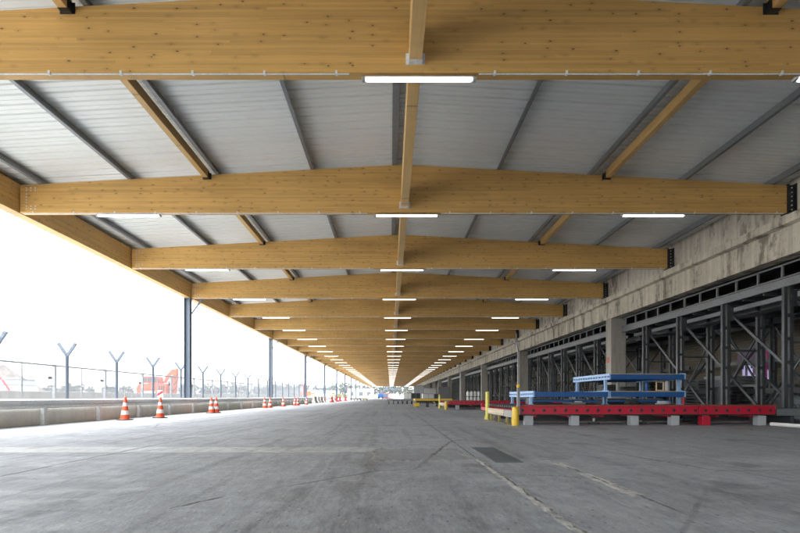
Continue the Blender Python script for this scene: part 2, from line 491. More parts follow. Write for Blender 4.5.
for a, c in ((XL0 + .1, XR - 1.02), (XR + 1.02, XR0 - .1)):
    cd.tube((a, -BT/2 + .02, ZB - .014), (c, -BT/2 + .02, ZB - .014), .011, 6)
    n = int((c - a)/1.13)
    for i in range(n + 1):
        xx = a + .25 + i*1.13
        if xx < c: cd.box(xx - .018, xx + .018, -BT/2 - .004, -BT/2 + .042, ZB - .030, ZB + .03)
cd.build('cable_conduit', M['galv_pale'], beam0)
beam0.location.y = Y0
beams = [beam0]
for i in list(range(-4, 0)) + list(range(1, NB)):
    o = copy_tree(beam0); o.location.y = Y0 + i*D

nb = 0
for bm in [o for o in kids(canopy) if o.name.startswith('glulam_beam')]:
    k = round((bm.location.y - Y0)/D)
    if 0 <= k <= 5:
        b0 = MB().tube((0, -BT/2 - .012, 0), (0, -BT/2 + .01, 0), .018, 8).build('bolt', M['galv_pale'], bm)
        rep(b0, [(x, 0, z) for x, z in BOLT])
        b1 = MB().tube((11.09, -.114, 0), (11.09, -.098, 0), .018, 8).build('bolt', M['galv_pale'], bm)
        rep(b1, [(0, 0, ZB + .08 + i*.12) for i in range(6)])
# steel purlins on the beams (Z profiles)
def z_profile(x, zt, s):
    h = .20; f = .075; t = .012; l = .022
    z0 = zt + .002
    if s > 0:
        return [(x - f, z0), (x + t, z0), (x + t, z0 + h - t), (x + f, z0 + h - t), (x + f, z0 + h), (x, z0 + h), (x, z0 + t), (x - f + t, z0 + t), (x - f + t, z0 + l), (x - f, z0 + l)]
    return [(x - t, z0), (x + f, z0), (x + f, z0 + l), (x + f - t, z0 + l), (x + f - t, z0 + t), (x, z0 + t), (x, z0 + h), (x - f, z0 + h), (x - f, z0 + h - t), (x - t, z0 + h - t)]
PX = [-9.72, -7.25, -4.82, -2.20, .12, 3.02, 5.60, 8.2, 10.62]
for x in PX:
    s = 1 if x > XR else -1
    MB().prism(z_profile(x, ztop(x), s), 'y', YA - .4, YB).build('purlin', M['purlin'], canopy)
# ribbed metal sheet
mb = MB(); yy = YA - .5
prof = []
while yy < YB + .2:
    for dy, dz in ((0, 0), (.125, 0), (.132, .012), (.145, .012), (.152, 0), (.268, 0), (.282, .048), (.318, .048)):
        prof.append((yy + dy, dz))
    yy += .3333
xs = [-10.86, XR, 11.19]
for y, dz in prof:
    for x in xs: mb.v.append((x, y, ztop(x) + .204 + dz))
for i in range(len(prof) - 1):
    for k in (0, 1):
        a = i*3 + k
        mb.f.append((a, a + 3, a + 4, a + 1))
dk = mb.build('roof_deck', M['deck'], canopy)
m = MB()
y = YA
while y < Y0 + 6*D:
    for x0, x1 in ((-10.8, XR), (XR, 11.15)):
        m.poly([(x0, y - .012, ztop(x0) + .2032), (x1, y - .012, ztop(x1) + .2032), (x1, y, ztop(x1) + .2012), (x0, y, ztop(x0) + .2012)], [(0,1,2,3)])
    y += 1.0
m.build('sheet_lap', M['deck'], canopy)
# insulation and membrane above, so the roof is a solid
mb = MB()
for x0, x1 in ((-10.86, XR), (XR, 11.19)):
    mb.poly([(x0, YA-.5, ztop(x0)+.26), (x1, YA-.5, ztop(x1)+.26), (x1, YB+.2, ztop(x1)+.26), (x0, YB+.2, ztop(x0)+.26),
             (x0, YA-.5, ztop(x0)+.44), (x1, YA-.5, ztop(x1)+.44), (x1, YB+.2, ztop(x1)+.44), (x0, YB+.2, ztop(x0)+.44)],
            [(0,3,2,1),(4,5,6,7),(0,1,5,4),(1,2,6,5),(2,3,7,6),(3,0,4,7)])
mb.build('roof_membrane', M['grey_mid'], canopy)
# edge beam, eaves trim, columns
MB().box(-10.60, XL0 - .035, YA - .3, YB, ZB - .004, ZB + .80).build('edge_beam', M['beam_long'], canopy, bevel=.01)
mb = MB()
mb.box(-10.90, -10.87, YA - .5, YB + .2, ZB + .55, ZB + 1.14)
mb.box(-10.87, -10.602, YA - .5, YB + .2, ZB + .55, ZB + .57)
mb.build('eaves_trim', M['grey_mid'], canopy)
mb = MB(); y = YA - .3
while y < YB:
    mb.box(-10.64, -10.602, y, y + .05, ZB + .0, ZB + .02); y += .3
mb.build('edge_fixings', M['grey_mid'], canopy)
def column_mb():
    m = MB(); xc = -10.48; w = .15
    m.box(xc - w, xc - w + .02, -.14, .14, .02, ZB - .03); m.box(xc + w - .02, xc + w, -.14, .14, .02, ZB - .03)
    m.box(xc - w + .02, xc + w - .02, -.012, .012, .02, ZB - .03)
    m.box(xc - .2, xc + .2, -.2, .2, ZB - .03, ZB - .006)
    m.box(xc - .2, xc + .2, -.2, .2, 0, .02)
    return m
c0 = column_mb().build('column', M['column'], canopy, (0, Y0, 0))
kb = MB().bar((-10.33, 0, 5.05), (-9.72, 0, 5.88), .07, .07); kb.build('knee_brace', M['column'], c0)
for i in range(3, NB, 3):
    c = copy_tree(c0); c.location.y = Y0 + i*D
# timber struts between the beams, each hung in a steel shoe
SX = [(-5.07, 'strut'), (5.97, 'strut')]
seg = D - BT - .004
def strut_set(x, name, z0, z1, w, shoe_m):
    o = MB().box(-w/2, w/2, 0, seg, z0, z1).build(name, M['strut'], canopy, (x, Y0 + BT/2 + .002 - D, 0), bevel=.006)
    s = MB()
    t = .006
    s.box(-w/2 - t, w/2 + t, seg - .13, seg, z0 - t, z0 - .0005)
    s.box(-w/2 - t, -w/2 - .0005, seg - .13, seg, z0 - .0005, z0 + .17); s.box(w/2 + .0005, w/2 + t, seg - .13, seg, z0 - .0005, z0 + .17)
    s.box(-w/2 - .05, -w/2 - t - .0005, seg - .008, seg, z0 - t, z0 + .17); s.box(w/2 + t + .0005, w/2 + .05, seg - .008, seg, z0 - t, z0 + .17)
    s.build('joist_hanger', shoe_m, o)
    for i in list(range(-4, 0)) + list(range(1, NB)):
        c = copy_tree(o); c.location.y = Y0 + BT/2 + .002 + (i - 1)*D
for x, n in SX: strut_set(x, n, ztop(x) - .12, ztop(x) + .10, .14, M['black'])
strut_set(XR + .02, 'ridge_joist', ZB + .12, ZB + .62, .20, M['galv_pale'])

# lamps
def rounded(w, l, n=6):
    pts = []
    for cx, a0 in ((l/2 - w/2, -90), (-l/2 + w/2, 90)):
        for k in range(n + 1):
            a = R(a0 + 180*k/n); pts.append((cx + w/2*math.cos(a), w/2*math.sin(a)))
    return pts
lamp0 = thing('ceiling_lamp', '', 'lamp')
MB().prism(rounded(.10, 1.76), 'z', -.05, -.034).build('housing', M['white'], lamp0)
MB().prism(rounded(.076, 1.69), 'z', -.082, -.05).build('diffuser', M['lamp'], lamp0)
ec = MB().box(0, .05, -.046, .046, -.086, -.0335).build('end_cap', M['grey_box'], lamp0, bevel=.008); rep(ec, [(.855, 0, 0), (-.905, 0, 0)])
mb = MB(); mb.box(-.6, -.56, -.03, .03, -.034, -.002); mb.box(.56, .6, -.03, .03, -.034, -.002); mb.build('mounting_clip', M['galv'], lamp0)
first = True
for row, x in (('left', -7.28), ('middle', XR + .08), ('right', 7.30)):
    for i in range(NB):
        if first: o = lamp0; first = False
        else: o = copy_tree(lamp0)
        o.location = (x, Y0 + i*D - .02, ZB)
        o['group'] = f'lamps in the {row} row under the timber roof'
        o['label'] = (f'lit white tube lamp under the {nth(i+1)} timber beam from the front, {row} row' if i < 13
                      else f'tiny lit tube lamp in the far merging end of the {row} row')

# ------------------------------------------------------------------ warehouse along the right
PIL = [25.4 + 18.0*k for k in range(-2, 13)]
YW0, YW1 = -30., 262.
house = thing('concrete_warehouse', 'long concrete warehouse front with open bays, pillars and stained fascia', 'building')
MB().prism([(11.2, 4.80), (11.65, 4.80), (11.65, 7.7), (11.2, 7.7), (11.2, 5.95), (11.0, 5.86), (11.0, 5.63), (11.2, 5.60)], 'y', YW0, YW1).build('fascia', M['wall'], house)
mb = MB()
wy0, wy1, wz0, wz1 = 22.15, 24.25, 1.62, 3.12          # opening of the strip curtain
mb.box(17.0, 17.3, YW0, wy0, 0, 7.7); mb.box(17.0, 17.3, wy1, YW1, 0, 7.7)
mb.box(17.0, 17.3, wy0, wy1, 0, wz0); mb.box(17.0, 17.3, wy0, wy1, wz1, 7.7)
mb.build('back_wall', M['brick'], house)
MB().box(11.651, 17.4, YW0, YW1, 7.4, 7.7).build('roof', M['grey_mid'], house)
MB().box(11.3, 17.0, YW1 - .3, YW1, 0, 4.79).build('end_wall', M['pillar'], house)
MB().box(11.3, 17.0, YW0, YW0 + .3, 0, 4.79).build('end_wall', M['pillar'], house)
for k, y in enumerate(PIL):
    p = MB().box(11.205, 11.96, y, y + .62, 0, 4.798).build('pillar', M['pillar'], house, bevel=.02)
mk = MB().box(11.196, 11.2045, 25.62, 25.84, 2.55, 2.85).build('paint_mark', M['orange'], house)
for k in (1, 3, 5, 7, 9):
    y = PIL[k + 2] - .22
    m = MB()
    m.tube((11.02, y, .05), (11.02, y, 4.75), .065, 10)
    m.tube((11.02, y, 4.75), (10.88, y, 5.5), .065, 10); m.tube((10.88, y, 5.5), (10.88, y, 6.3), .065, 10)
    for z in (1., 2.6, 4.2): m.box(11.02, 11.21, y - .02, y + .02, z, z + .04)
    for z in (1.02, 2.62, 4.22): m.tube((11.02, y, z - .03), (11.02, y, z + .03), .078, 10)
    m.build('drainpipe', M['galv'], house, smooth=True)

# steel storage platform frame in each bay
def rack_bay(y0, y1, skip):
    t = empty('steel_mezzanine', (0, 0, -.12))
    ys = []
    n = int(round((y1 - y0)/2.75))
    ys = [14.88 + 2.76*k for k in range(-12, 100)]
    ys = [y for y in ys if y0 + .4 < y < y1 - .4]
    X1, X2, X3 = 11.82, 13.05, 15.6
    m = MB(); m.box(X1 - .10, X1 + .02, y0, y1, 4.20, 4.235); m.box(X1 - .03, X1 + .02, y0, y1, 4.235, 4.465); m.box(X1 - .10, X1 + .02, y0, y1, 4.465, 4.50)
    m.build('edge_channel', M['rack_pale'], t)
    m = MB(); m.box(X1 - .06, X1, y0, y1, 4.855, 4.905); m.build('top_rail', M['rack_pale'], t)
    y = math.ceil(y0 + .2); bl_ = MB().box(X1 - .06, X1 - .005, 0, .06, 4.501, 4.854).build('baluster', M['rack_pale'], t)
    rep(bl_, [(0, y + k, 0) for k in range(int(y1 - .1 - y) + 1)])
    m = MB(); m.box(X2 - .05, X2 + .05, y0, y1, 3.90, 4.13); m.build('long_joist', M['rack_pale'], t)
    MB().box(X3 - .05, X3 + .05, y0, y1, 3.90, 4.13).build('long_joist', M['rack_pale'], t)
    MB().box(12.35, 12.45, y0, y1, 3.98, 4.13).build('long_joist', M['rack_pale'], t)
    m = MB(); m.box(X1 + .05, 16.9, y0, y1, 4.30, 4.35); m.build('decking', M['black'], t)
    cj = MB().box(X1 + .03, 16.9, 0, .06, 4.135, 4.295).build('cross_joist', M['rack'], t)
    rep(cj, [(0, y0 + .45 + .92*k, 0) for k in range(int((y1 - y0 - .65)/.92) + 1)])
    m = MB(); m.box(14.0, 14.08, y0, y1, 1.05, 1.25); m.build('guide_rail', M['black'], t)
    m = MB(); m.box(14.9, 14.98, y0, y1, 1.05, 1.25); m.build('guide_rail', M['black'], t)
    m = MB(); m.box(X3 - .04, X3 + .04, y0, y1, 2.35, 2.5); m.build('long_rail', M['rack'], t)
    m = MB()
    for q in range(3): m.tube((12.7 + q*.09, y0, 3.86 - q*.02), (12.7 + q*.09, y1, 3.86 - q*.02), .03, 6)
    m.build('cable_bundle', M['black'], t)
    for k, y in enumerate(ys):
        for Xc in (X1, X2, X3):
            p = MB()
            p.box(Xc - .14, Xc - .035, y - .05, y + .05, .125, 4.195); p.box(Xc + .035, Xc + .14, y - .05, y + .05, .125, 4.195)
            for z in (.5, 1.2, 1.9, 2.6, 3.3): p.box(Xc - .034, Xc + .034, y - .052, y + .045, z, z + .10)
            p.box(Xc - .18, Xc + .18, y - .11, y + .11, .12, .132)
            if Xc == X1: p.box(Xc + .02, Xc + .24, y - .062, y - .0525, 3.60, 4.10)
            p.build('upright', M['rack'], t)
        g = MB(); g.bar((X1 + .14, y, 3.78), (X2 - .14, y, 3.78), .05, .09); g.bar((X2 + .14, y, 3.78), (X3 - .14, y, 3.78), .05, .09); g.build('tie_beam', M['rack'], t)
        g = MB(); g.bar((X1 + .14, y, 2.55), (X2 - .14, y, 2.55), .045, .07); g.build('tie_beam', M['rack'], t)
        if skip > 0:
            g = MB(); g.bar((X2 + .14, y + .03, .6), (X3 - .14, y + .03, 3.6), .045, .07); g.build('brace', M['rack'], t)
        if y + 2.7 < y1 and skip > 0:
            g = MB(); g.bar((X3, y + .1, .5), (X3, y + 2.65, 3.8), .045, .07); g.build('brace', M['rack'], t)
            g = MB(); g.bar((X2 + .22, y + .06, 3.6), (X2 + .22, y + 2.7, .5), .04, .06); g.build('brace', M['rack'], t)
        if y - 4.6 > y0 - 3:
            d = MB(); d.bar((X1 + .20, y - .1, 3.75), (X1 + .20, y - 4.55, .20), .05, .085); d.build('brace', M['rack'], t)
            if k % 2 == 0 and skip > 0:
                d = MB(); d.bar((X2 + .2, y - .1, 3.6), (X2 + .2, y - 4.4, .3), .04, .07); d.build('brace', M['rack'], t)
    return t
bays = []
for k in range(len(PIL) - 1):
    y0 = PIL[k] + .64; y1 = PIL[k + 1] - .02
    if y1 < 6: continue
    bays.append((y0, y1))
for k, (y0, y1) in enumerate(bays[:7]):
    t = rack_bay(y0, y1, k)
    lab = ['grey steel mezzanine frame with braced uprights in the nearest open bay behind the red platform',
           'grey steel mezzanine frame behind the blue racks, between first and second visible pillars']
    tag(t, lab[k] if k < 2 else f'dark steel mezzanine frame in the {nth(k+1)} warehouse bay, beyond the blue racks', 'mezzanine', 'steel mezzanine frames in the warehouse bays')

# strip curtain in the wall opening
cu = thing('strip_curtain', 'purple and magenta plastic strip curtain over the bright opening in the brick wall', 'curtain')
MB().box(16.93, 16.99, wy0 - .1, wy1 + .1, wz1 - .06, wz1 + .05).build('curtain_rail', M['rack'], cu)
for i in range(9):
    y = wy0 + .02 + (wy1 - wy0 - .04)*(i + .5)/9; hw = (wy1 - wy0 - .04)/9*.53
    MB().box(17.06 + .004*(i % 2), 17.063 + .004*(i % 2), y - hw, y + hw, wz0 + .01, wz1 - .02).build('strip', M['strip_dimmer'], cu)  # added back row, tones down the daylight coming through the opening
n = 19
for i in range(n):
    y = wy0 - .15 + (wy1 - wy0 + .3)*(i + .5)/n
    w = (wy1 - wy0 + .3)/n*.66
    zb = wz0 + .25*(i > n*.45) + (.05 + random.random()*.55 if random.random() < .55 else -.05)
    m = MB(); xo = 16.955 + random.uniform(-.004, .004); tw = random.uniform(-.012, .012)
    m.poly([(xo-.003, y - w, zb), (xo+.003 + tw, y + w, zb), (xo+.003, y + w, wz1 - .05), (xo-.003, y - w, wz1 - .05),
            (xo+.003, y - w, zb), (xo+.009 + tw, y + w, zb), (xo+.009, y + w, wz1 - .05), (xo+.003, y - w, wz1 - .05)],
           [(0,3,2,1),(4,5,6,7),(0,1,5,4),(1,2,6,5),(2,3,7,6),(3,0,4,7)])
    far = (y - wy0)/(wy1 - wy0)
    k = 'strip_violet' if far + random.uniform(-.2, .2) > .55 else 'strip_magenta'
    m.build('strip', M[k], cu)

# stacks of flat steel pallets and other stored goods inside the nearest bays
def pallet_mb(w, d, h):
    m = MB()
    m.box(-w/2, w/2, -d/2, d/2, h*.55, h*.92)
    for x in (-w/2 + .06, 0, w/2 - .06): m.box(x - .05, x + .05, -d/2 + .02, d/2 - .02, 0, h*.54)
    m.box(-w/2 - .01, w/2 + .01, -d/2 - .01, -d/2, h*.35, h*.9)
    return m
def pallet_stack(x, y, n, where, mat, w=1.5, d=1.3, h=.135):
    p0 = None
    for i in range(n):
        if p0 is None:
            p0 = pallet_mb(w, d, h).build('steel_pallet', M[mat]); o = p0
        else:
            o = p0.copy(); col.objects.link(o)
        o.location = (x + random.uniform(-.02, .02), y + random.uniform(-.02, .02), i*h); o.rotation_euler.z = random.uniform(-.015, .015)
        tag(o, f'flat steel pallet, {nth(i+1)} from the floor in stack {where}', 'pallet', f'pallets in the stack {where}')
pallet_stack(15.5, 22.9, 13, 'left of the purple curtain', 'rack_pale')
pallet_stack(14.1, 23.6, 12, 'behind the blue racks', 'grey_mid', 1.2)
pallet_stack(16.1, 21.3, 10, 'right below the purple curtain', 'grey_mid', 1.4)
pallet_stack(15.7, 18.9, 8, 'beside the nearest upright', 'rack_pale', 1.7, 1.5)
pallet_stack(14.9, 30.0, 11, 'behind the first pillar', 'rack')

pallet_stack(13.9, 27.6, 12, 'just past the first pillar', 'black', 1.3)
pallet_stack(15.2, 33.4, 11, 'far inside the second bay', 'black', 1.5)
pallet_stack(13.8, 36.5, 9, 'midway along the second bay', 'grey_mid', 1.3)
pallet_stack(13.7, 20.2, 9, 'behind the red post', 'black', 1.1, 1.1)
def cage(x, y, label, mt='rack'):
    t = thing('storage_cage', label, 'cage', (x, y, 0), 0, 'steel storage cages in the bays')
    W, Dp, H = 1.3, 1.1, 1.7
    p = MB().box(0, .05, 0, .05, .012, H).build('corner_post', M[mt], t); rep(p, [(a, c, 0) for a in (0, W - .05) for c in (0, Dp - .05)])
    MB().box(0, W, 0, Dp, .1, .15).build('cage_floor', M[mt], t)
    for yy in (0.01, Dp - .03):
        m = MB()
        for k in range(9): m.box(.05, W - .05, yy, yy + .02, .25 + k*.17, .275 + k*.17)
        for k in range(5): m.box(.2 + k*.21, .22 + k*.21, yy + .0205, yy + .03, .15, H - .03)
        m.build('mesh_side', M[mt], t)
    MB().prism([(.1, .152), (W - .1, .152), (W - .14, 1.1), (W*.6, 1.32), (.2, 1.15)], 'y', .12, Dp - .12).build('load', M['grey_mid' if mt == 'rack' else 'board_pale'], t)
for i, (x, y) in enumerate(((13.5, 29.2), (14.4, 38.9), (13.6, 41.0), (13.9, 47.), (14.2, 51.5), (13.6, 55.))):
    cage(x, y, f'dark wire storage cage with a covered load, {nth(i+1)} going back through the bays', 'rack')
# long grey roller conveyor at the far right of the red platform
cv = thing('roller_conveyor', 'grey steel roller conveyor leading off to the right of the red platform', 'conveyor', (11.0, 14.25, 0))
MB().box(0.02, 6, 0, .06, .27, .47).build('side_rail', M['rack_pale'], cv, bevel=.008)
MB().box(0.02, 6, 1.2, 1.26, .27, .47).build('side_rail', M['rack_pale'], cv, bevel=.008)
for x in (.45, 2.2, 4.0, 5.6): MB().box(x, x + .1, .062, 1.198, .0, .27).build('support_leg', M['rack'], cv)
ro = MB().tube((.15, .065, .43), (.15, 1.195, .43), .04, 8).build('roller', M['galv'], cv)
rep(ro, [(i*.16, 0, 0) for i in range(36)])
mb = MB().tube((10.55, 13.85, .055), (10.62, 7.0, .055), .05, 10); g = mb.build('floor_pipe', M['white'], smooth=True)
tag(g, 'white pipe lying along the floor beside the grey conveyor', 'pipe')

# ------------------------------------------------------------------ red roller platforms
def red_platform(x0, x1, y0, y1, mod, feet, name_label, redfoot=None, beacon=False, group=None):
    t = thing('roller_platform', name_label, 'platform', (x0, y0, 0), 0, group)
    L = x1 - x0; W = y1 - y0; zt, zb = .555, .30
    def rail(ya):
        m = MB(); m.box(0, L, ya, ya + .05, zb, zt); m.box(0, L, ya - .03, ya - .0005, zt - .03, zt); m.box(0, L, ya - .03, ya - .0005, zb, zb + .03)
        return m.build('side_rail', M['red'], t, bevel=.006)
    rail(0); rail(W - .05)
    er = MB().box(0, .06, .052, W - .052, zb, zt - .004).build('end_rail', M['red'], t); er.scale.z = .45; er.location.z = zb*.55; e2_ = er.copy(); col.objects.link(e2_); e2_.scale.z = 1; e2_.location = (L - .06, 0, 0)
    MB().box(.1, L - .1, .9, 1.0, .10, .27).build('under_beam', M['black'], t); MB().box(.1, L - .1, 2.6, 2.7, .08, .27).build('under_beam', M['black'], t)
    MB().tube((.4, .55, .07), (L - .2, .62, .07), .022, 8).build('hydraulic_line', M['galv'], t)
    MB().box(.0, L, -.034, -.0305, zb - .012, zb + .022).build('wear_strip', M['black'], t); MB().box(0, L, -.034, .05, zt + .0005, zt + .028).build('top_plate', M['rust'], t)
    ro = MB().tube((.08, 0, zt - .05), (L - .08, 0, zt - .05), .045, 8).build('roller', M['galv_dark'], t)
    rep(ro, [(0, .3 + .3*k, 0) for k in range(int((W - .5)/.3) + 1)])
    cm = MB().box(0, .08, .053, W - .053, zb - .06, zb + .1).build('cross_member', M['red'], t)
    rep(cm, [(.5 + .95*k, 0, 0) for k in range(int((L - .7)/.95) + 1)])
    ax = MB().lathe([(.048, 0), (.048, .010), (.03, .014), (.03, .03)], 6); 
    a0 = None; x = .17
    while x < L - .08:
        if a0 is None:
            a0 = ax.build('axle_cap', M['black'], t); a0.rotation_euler.x = R(90); a = a0
        else:
            a = a0.copy(); col.objects.link(a)
        a.location = (x, -.0008, .425); x += .305
    for fx in feet:
        fx -= x0
        for fy in (.02, W - .26):
            f = MB(); f.box(fx - .115, fx + .115, fy, fy + .22, .0, .27)
            f.build('foot', M['red'] if redfoot and abs(fx + x0 - redfoot) < .05 else M['grey_box'], t, bevel=.01)
            pg = MB().tube((0, 0, .27), (0, 0, .2995), .014, 6).build('adjuster', M['galv'], t)
            rep(pg, [(fx + dx, fy + .06, 0) for dx in (-.06, .0, .06)])
    if beacon:
        m = MB(); m.box(.0, .07, -.12, -.04, .30, 1.06); b = m.build('beacon_post', M['rack_pale'], t)
        MB().lathe([(.05, 0), (.055, .02), (.05, .07), (.03, .095), (.01, .10)], 12, (.035, -.08, 1.062)).build('beacon_lamp', M['yellow'], b, smooth=True)
    return t
red_platform(3.55, 8.69, 14.1, 19.6, None, [3.92, 5.22, 6.9, 8.05], 'long red steel roller platform carrying the blue racks', beacon=True)
red_platform(8.71, 10.86, 14.1, 19.6, None, [8.93, 10.5], 'short red steel roller platform beside the grey conveyor', redfoot=8.93)
red_platform(3.75, 10.9, 32.0, 37.0, None, [4.3, 6.0, 8.0, 10.2], 'red roller platform farther back, beside the small yellow bumper posts')
mb = MB(); 
# low dark undercarriages hidden below the platforms: jacks and hoses
for (x, y, mt, h) in ((4.35, 15.3, 'blue', .26), (6.1, 15.0, 'rack', .25), (7.6, 15.2, 'rack', .25), (9.6, 15.4, 'rack', .25)):
    j = thing('floor_jack', {4.35: 'blue hydraulic jack under the left end of the long red platform', 6.1: 'dark steel jack under the middle of the long red platform',
                             7.6: 'dark steel jack under the right end of the long red platform', 9.6: 'dark steel jack under the short red platform'}[x], 'jack', (x, y, 0))
    MB().box(-.14, .14, -.1, .1, 0, .05).build('base', M[mt], j); MB().tube((0, 0, .05), (0, 0, h - .08), .05, 10).build('cylinder', M['galv'], j)
    MB().box(-.1, .1, -.08, .08, h - .08, h - .02).build('head_plate', M[mt], j)

# ------------------------------------------------------------------ blue racks on the red platform
def blue_level(t, W, Dp, z, deck=True, boards=False):
    # front and back rails, perforated side rails with daylight painted into their blue
    MB().box(0, W, 0, .05, z, z + .165).build('front_rail', M['blue'], t, bevel=.006)
    MB().box(0, W, Dp - .05, Dp, z, z + .165).build('back_rail', M['blue'], t, bevel=.006)
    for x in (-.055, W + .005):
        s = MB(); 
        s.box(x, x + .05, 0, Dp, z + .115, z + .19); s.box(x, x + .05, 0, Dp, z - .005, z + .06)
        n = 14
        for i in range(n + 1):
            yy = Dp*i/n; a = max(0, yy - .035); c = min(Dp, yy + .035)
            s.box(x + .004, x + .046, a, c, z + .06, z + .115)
        s.build('side_rail', M['blue_daylit'], t)
    if deck:
        cs = MB().box(.01, W - .01, 0, .1, z + .03, z + .13).build('cross_slat', M['blue'], t)
        rep(cs, [(0, .2 + .42*k, 0) for k in range(int((Dp - .35)/.42) + 1)])
    if boards:
        for k in range(9):
            MB().box(.05 + random.uniform(0, .2), W - .05 - random.uniform(0, .3), 0, .16, z + .167, z + .187 + random.uniform(0, .01)).build('timber_board', M['board_pale'], t, (0, .1 + .34*k, 0))
def blue_leg(t, x, y, z0, z1, mat='blue_daylit'):
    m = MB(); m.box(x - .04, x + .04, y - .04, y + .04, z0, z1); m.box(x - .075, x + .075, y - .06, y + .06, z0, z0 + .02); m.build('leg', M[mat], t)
def blue_rack(x, y, levels, label):
    t = thing('cargo_rack', label, 'rack', (x, y, .556))
    W, Dp = 2.34, 3.18
    for x1 in (.0, W):
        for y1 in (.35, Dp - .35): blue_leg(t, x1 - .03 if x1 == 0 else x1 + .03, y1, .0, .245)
    MB().box(.1, W - .1, .5, .55, .08, .15).build('lower_tie', M['blue'], t); MB().box(.1, W - .1, Dp - .6, Dp - .55, .08, .15).build('lower_tie', M['blue'], t)
    blue_level(t, W, Dp, .25, True, levels == 2)
    if levels == 2:
        for x1 in (-.03, W + .03):
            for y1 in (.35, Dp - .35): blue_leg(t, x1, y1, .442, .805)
        blue_level(t, W, Dp, .81, True, True)
    return t
blue_rack(4.62, 16.0, 1, 'single-level blue steel rack with side rail in daylit blue, left of the two-level rack')
blue_rack(7.06, 16.0, 2, 'two-level blue steel rack with pale timber boards, in front of the concrete pillar')
# odds and ends stored on the racks
def small(mbx, name, mat, label, cat, loc=(0,0,0), **k):
    return tag(mbx.build(name, M[mat], None, loc, **k), label, cat)
for i, (x, y, h, mt, lab) in enumerate(((8.98, 16.25, .33, 'grey_box', 'grey steel cylinder standing at the right end of the rack lower level'),
        (8.45, 16.5, .31, 'blue', 'blue cylinder on the rack lower level beside the grey one'),
        (7.55, 16.6, .30, 'grey_mid', 'dark grey canister near the left leg on the rack lower level'))):
    m = MB().lathe([(.055, 0), (.06, .01), (.06, h - .06), (.045, h - .03), (.02, h - .02), (.02, h)], 12)
    small(m, 'gas_cylinder', mt, lab, 'cylinder', (x, y, 1.004), smooth=True)
fr = MB(); fr.box(0, .26, 0, .04, 0, .03); fr.box(0, .26, 0, .04, .27, .30); fr.box(0, .03, 0, .04, .03, .27); fr.box(.23, .26, 0, .04, .03, .27)
small(fr, 'timber_crate', 'board_pale', 'small pale timber frame standing on the rack lower level', 'frame', (8.66, 16.3, 1.004))
for x, lab, w, h in ((7.35, 'coil of dark hose lying under the left half of the two-level rack', .45, .10), (8.3, 'coil of grey hose lying under the right half of the two-level rack', .4, .08)):
    m = MB(); pts = []
    for k in range(64):
        a = k*.55; rr = w/2*(1 - .004*k) + random.uniform(-.03, .03)
        pts.append((rr*math.cos(a), rr*.8*math.sin(a), .03 + h*k/64 + random.uniform(0, .015)))
    for p, q in zip(pts, pts[1:]): m.tube(p, q, .018, 5)
    small(m, 'hose_coil', 'rubber' if w > .42 else 'grey_box', lab, 'hose', (x, 15.2, .553))
for x, y, w_, h_, mt, lab in ((5.1, 17.2, .7, .20, 'black', 'flat black gear box on the red platform under the single-level rack'), (6.2, 16.9, .5, .18, 'grey_mid', 'flat grey gear box on the red platform under the single-level rack'),
        (7.6, 17.3, .8, .2, 'black', 'flat black gear box on the red platform under the two-level rack, left'), (8.8, 17.1, .7, .2, 'rack', 'flat dark gear box on the red platform under the two-level rack, right')):
    t = thing('gear_box', lab, 'box', (x, y, .557))
    MB().box(-w_/2, w_/2, -.4, .4, 0, h_ - .04).build('housing', M[mt], t, bevel=.02); MB().box(-w_/2 + .03, w_/2 - .03, -.37, .37, h_ - .039, h_).build('lid', M['rack_pale'], t)
    MB().tube((-w_/4, -.42, h_*.5), (w_/4, -.42, h_*.5), .015, 6).build('handle', M['galv_pale'], t)
for x, w_, h_, lab in ((7.5, .55, .22, 'folded dark tarpaulin lying on the lower level of the two-level rack, left'), (8.2, .4, .16, 'folded dark tarpaulin lying on the lower level of the two-level rack, centre')):
    m = MB(); 
    for k in range(4): m.box(-w_/2 + random.uniform(0, .05), w_/2 - random.uniform(0, .05), -.3 + random.uniform(0, .04), .3, k*h_/4, (k + 1)*h_/4 - .006)
    small(m, 'tarpaulin', 'black', lab, 'tarpaulin', (x, 17.3, 1.006), bevel=.01)
m = MB().tube((9.46, 16.15, .556), (9.46, 16.15, 1.0), .035, 10)
small(m, 'red_post', 'red', 'short red post standing at the right end of the two-level rack', 'post', smooth=True)

# ------------------------------------------------------------------ timber bumpers with yellow posts
def bumper(x, y, label_posts, where, scale=1.0):
    t = thing('timber_bumper', f'wooden plank bumper on low yellow frame {where}', 'bumper', (x, y, 0))
    MB().box(-.06, .0, 1.15, 3.62, .225, .42).build('plank', M['plank'], t, bevel=.008)
    MB().box(-.05, .0, .12, 1.13, .215, .425).build('plank', M['plank_grey'], t, bevel=.008)
    m = MB(); m.box(.002, .07, 0, .07, .018, .40); m.box(-.10, .16, -.04, .11, 0, .018)
    bf = m.build('frame_foot', M['yellow_old'], t); rep(bf, [(0, yy, 0) for yy in (.35, 1.0, 2.1, 3.3)])
    MB().box(.072, .12, .1, 3.6, .25, .33).build('frame_bar', M['yellow_old'], t)
    b = MB().lathe([(.095, 0), (.095, .48), (.088, .51), (.06, .525)], 20, (0, 0, 0)).build('bollard', M['yellow'], None, (x, y - .1, 0), smooth=True)
    tag(b, label_posts[0], 'bollard')
    p = empty('bollard', (x - .03, y + 3.8, 0)); tag(p, label_posts[1], 'bollard')
    MB().lathe([(.068, 0), (.068, .96), (.06, .985), (.03, .99)], 16).build('post', M['yellow_pale'], p, smooth=True)
    MB().prism([(-.12, 0), (.12, 0), (.12, .012), (.075, .16), (-.075, .16), (-.12, .012)], 'y', -.012, .012).build('foot_plate', M['yellow_pale'], p)
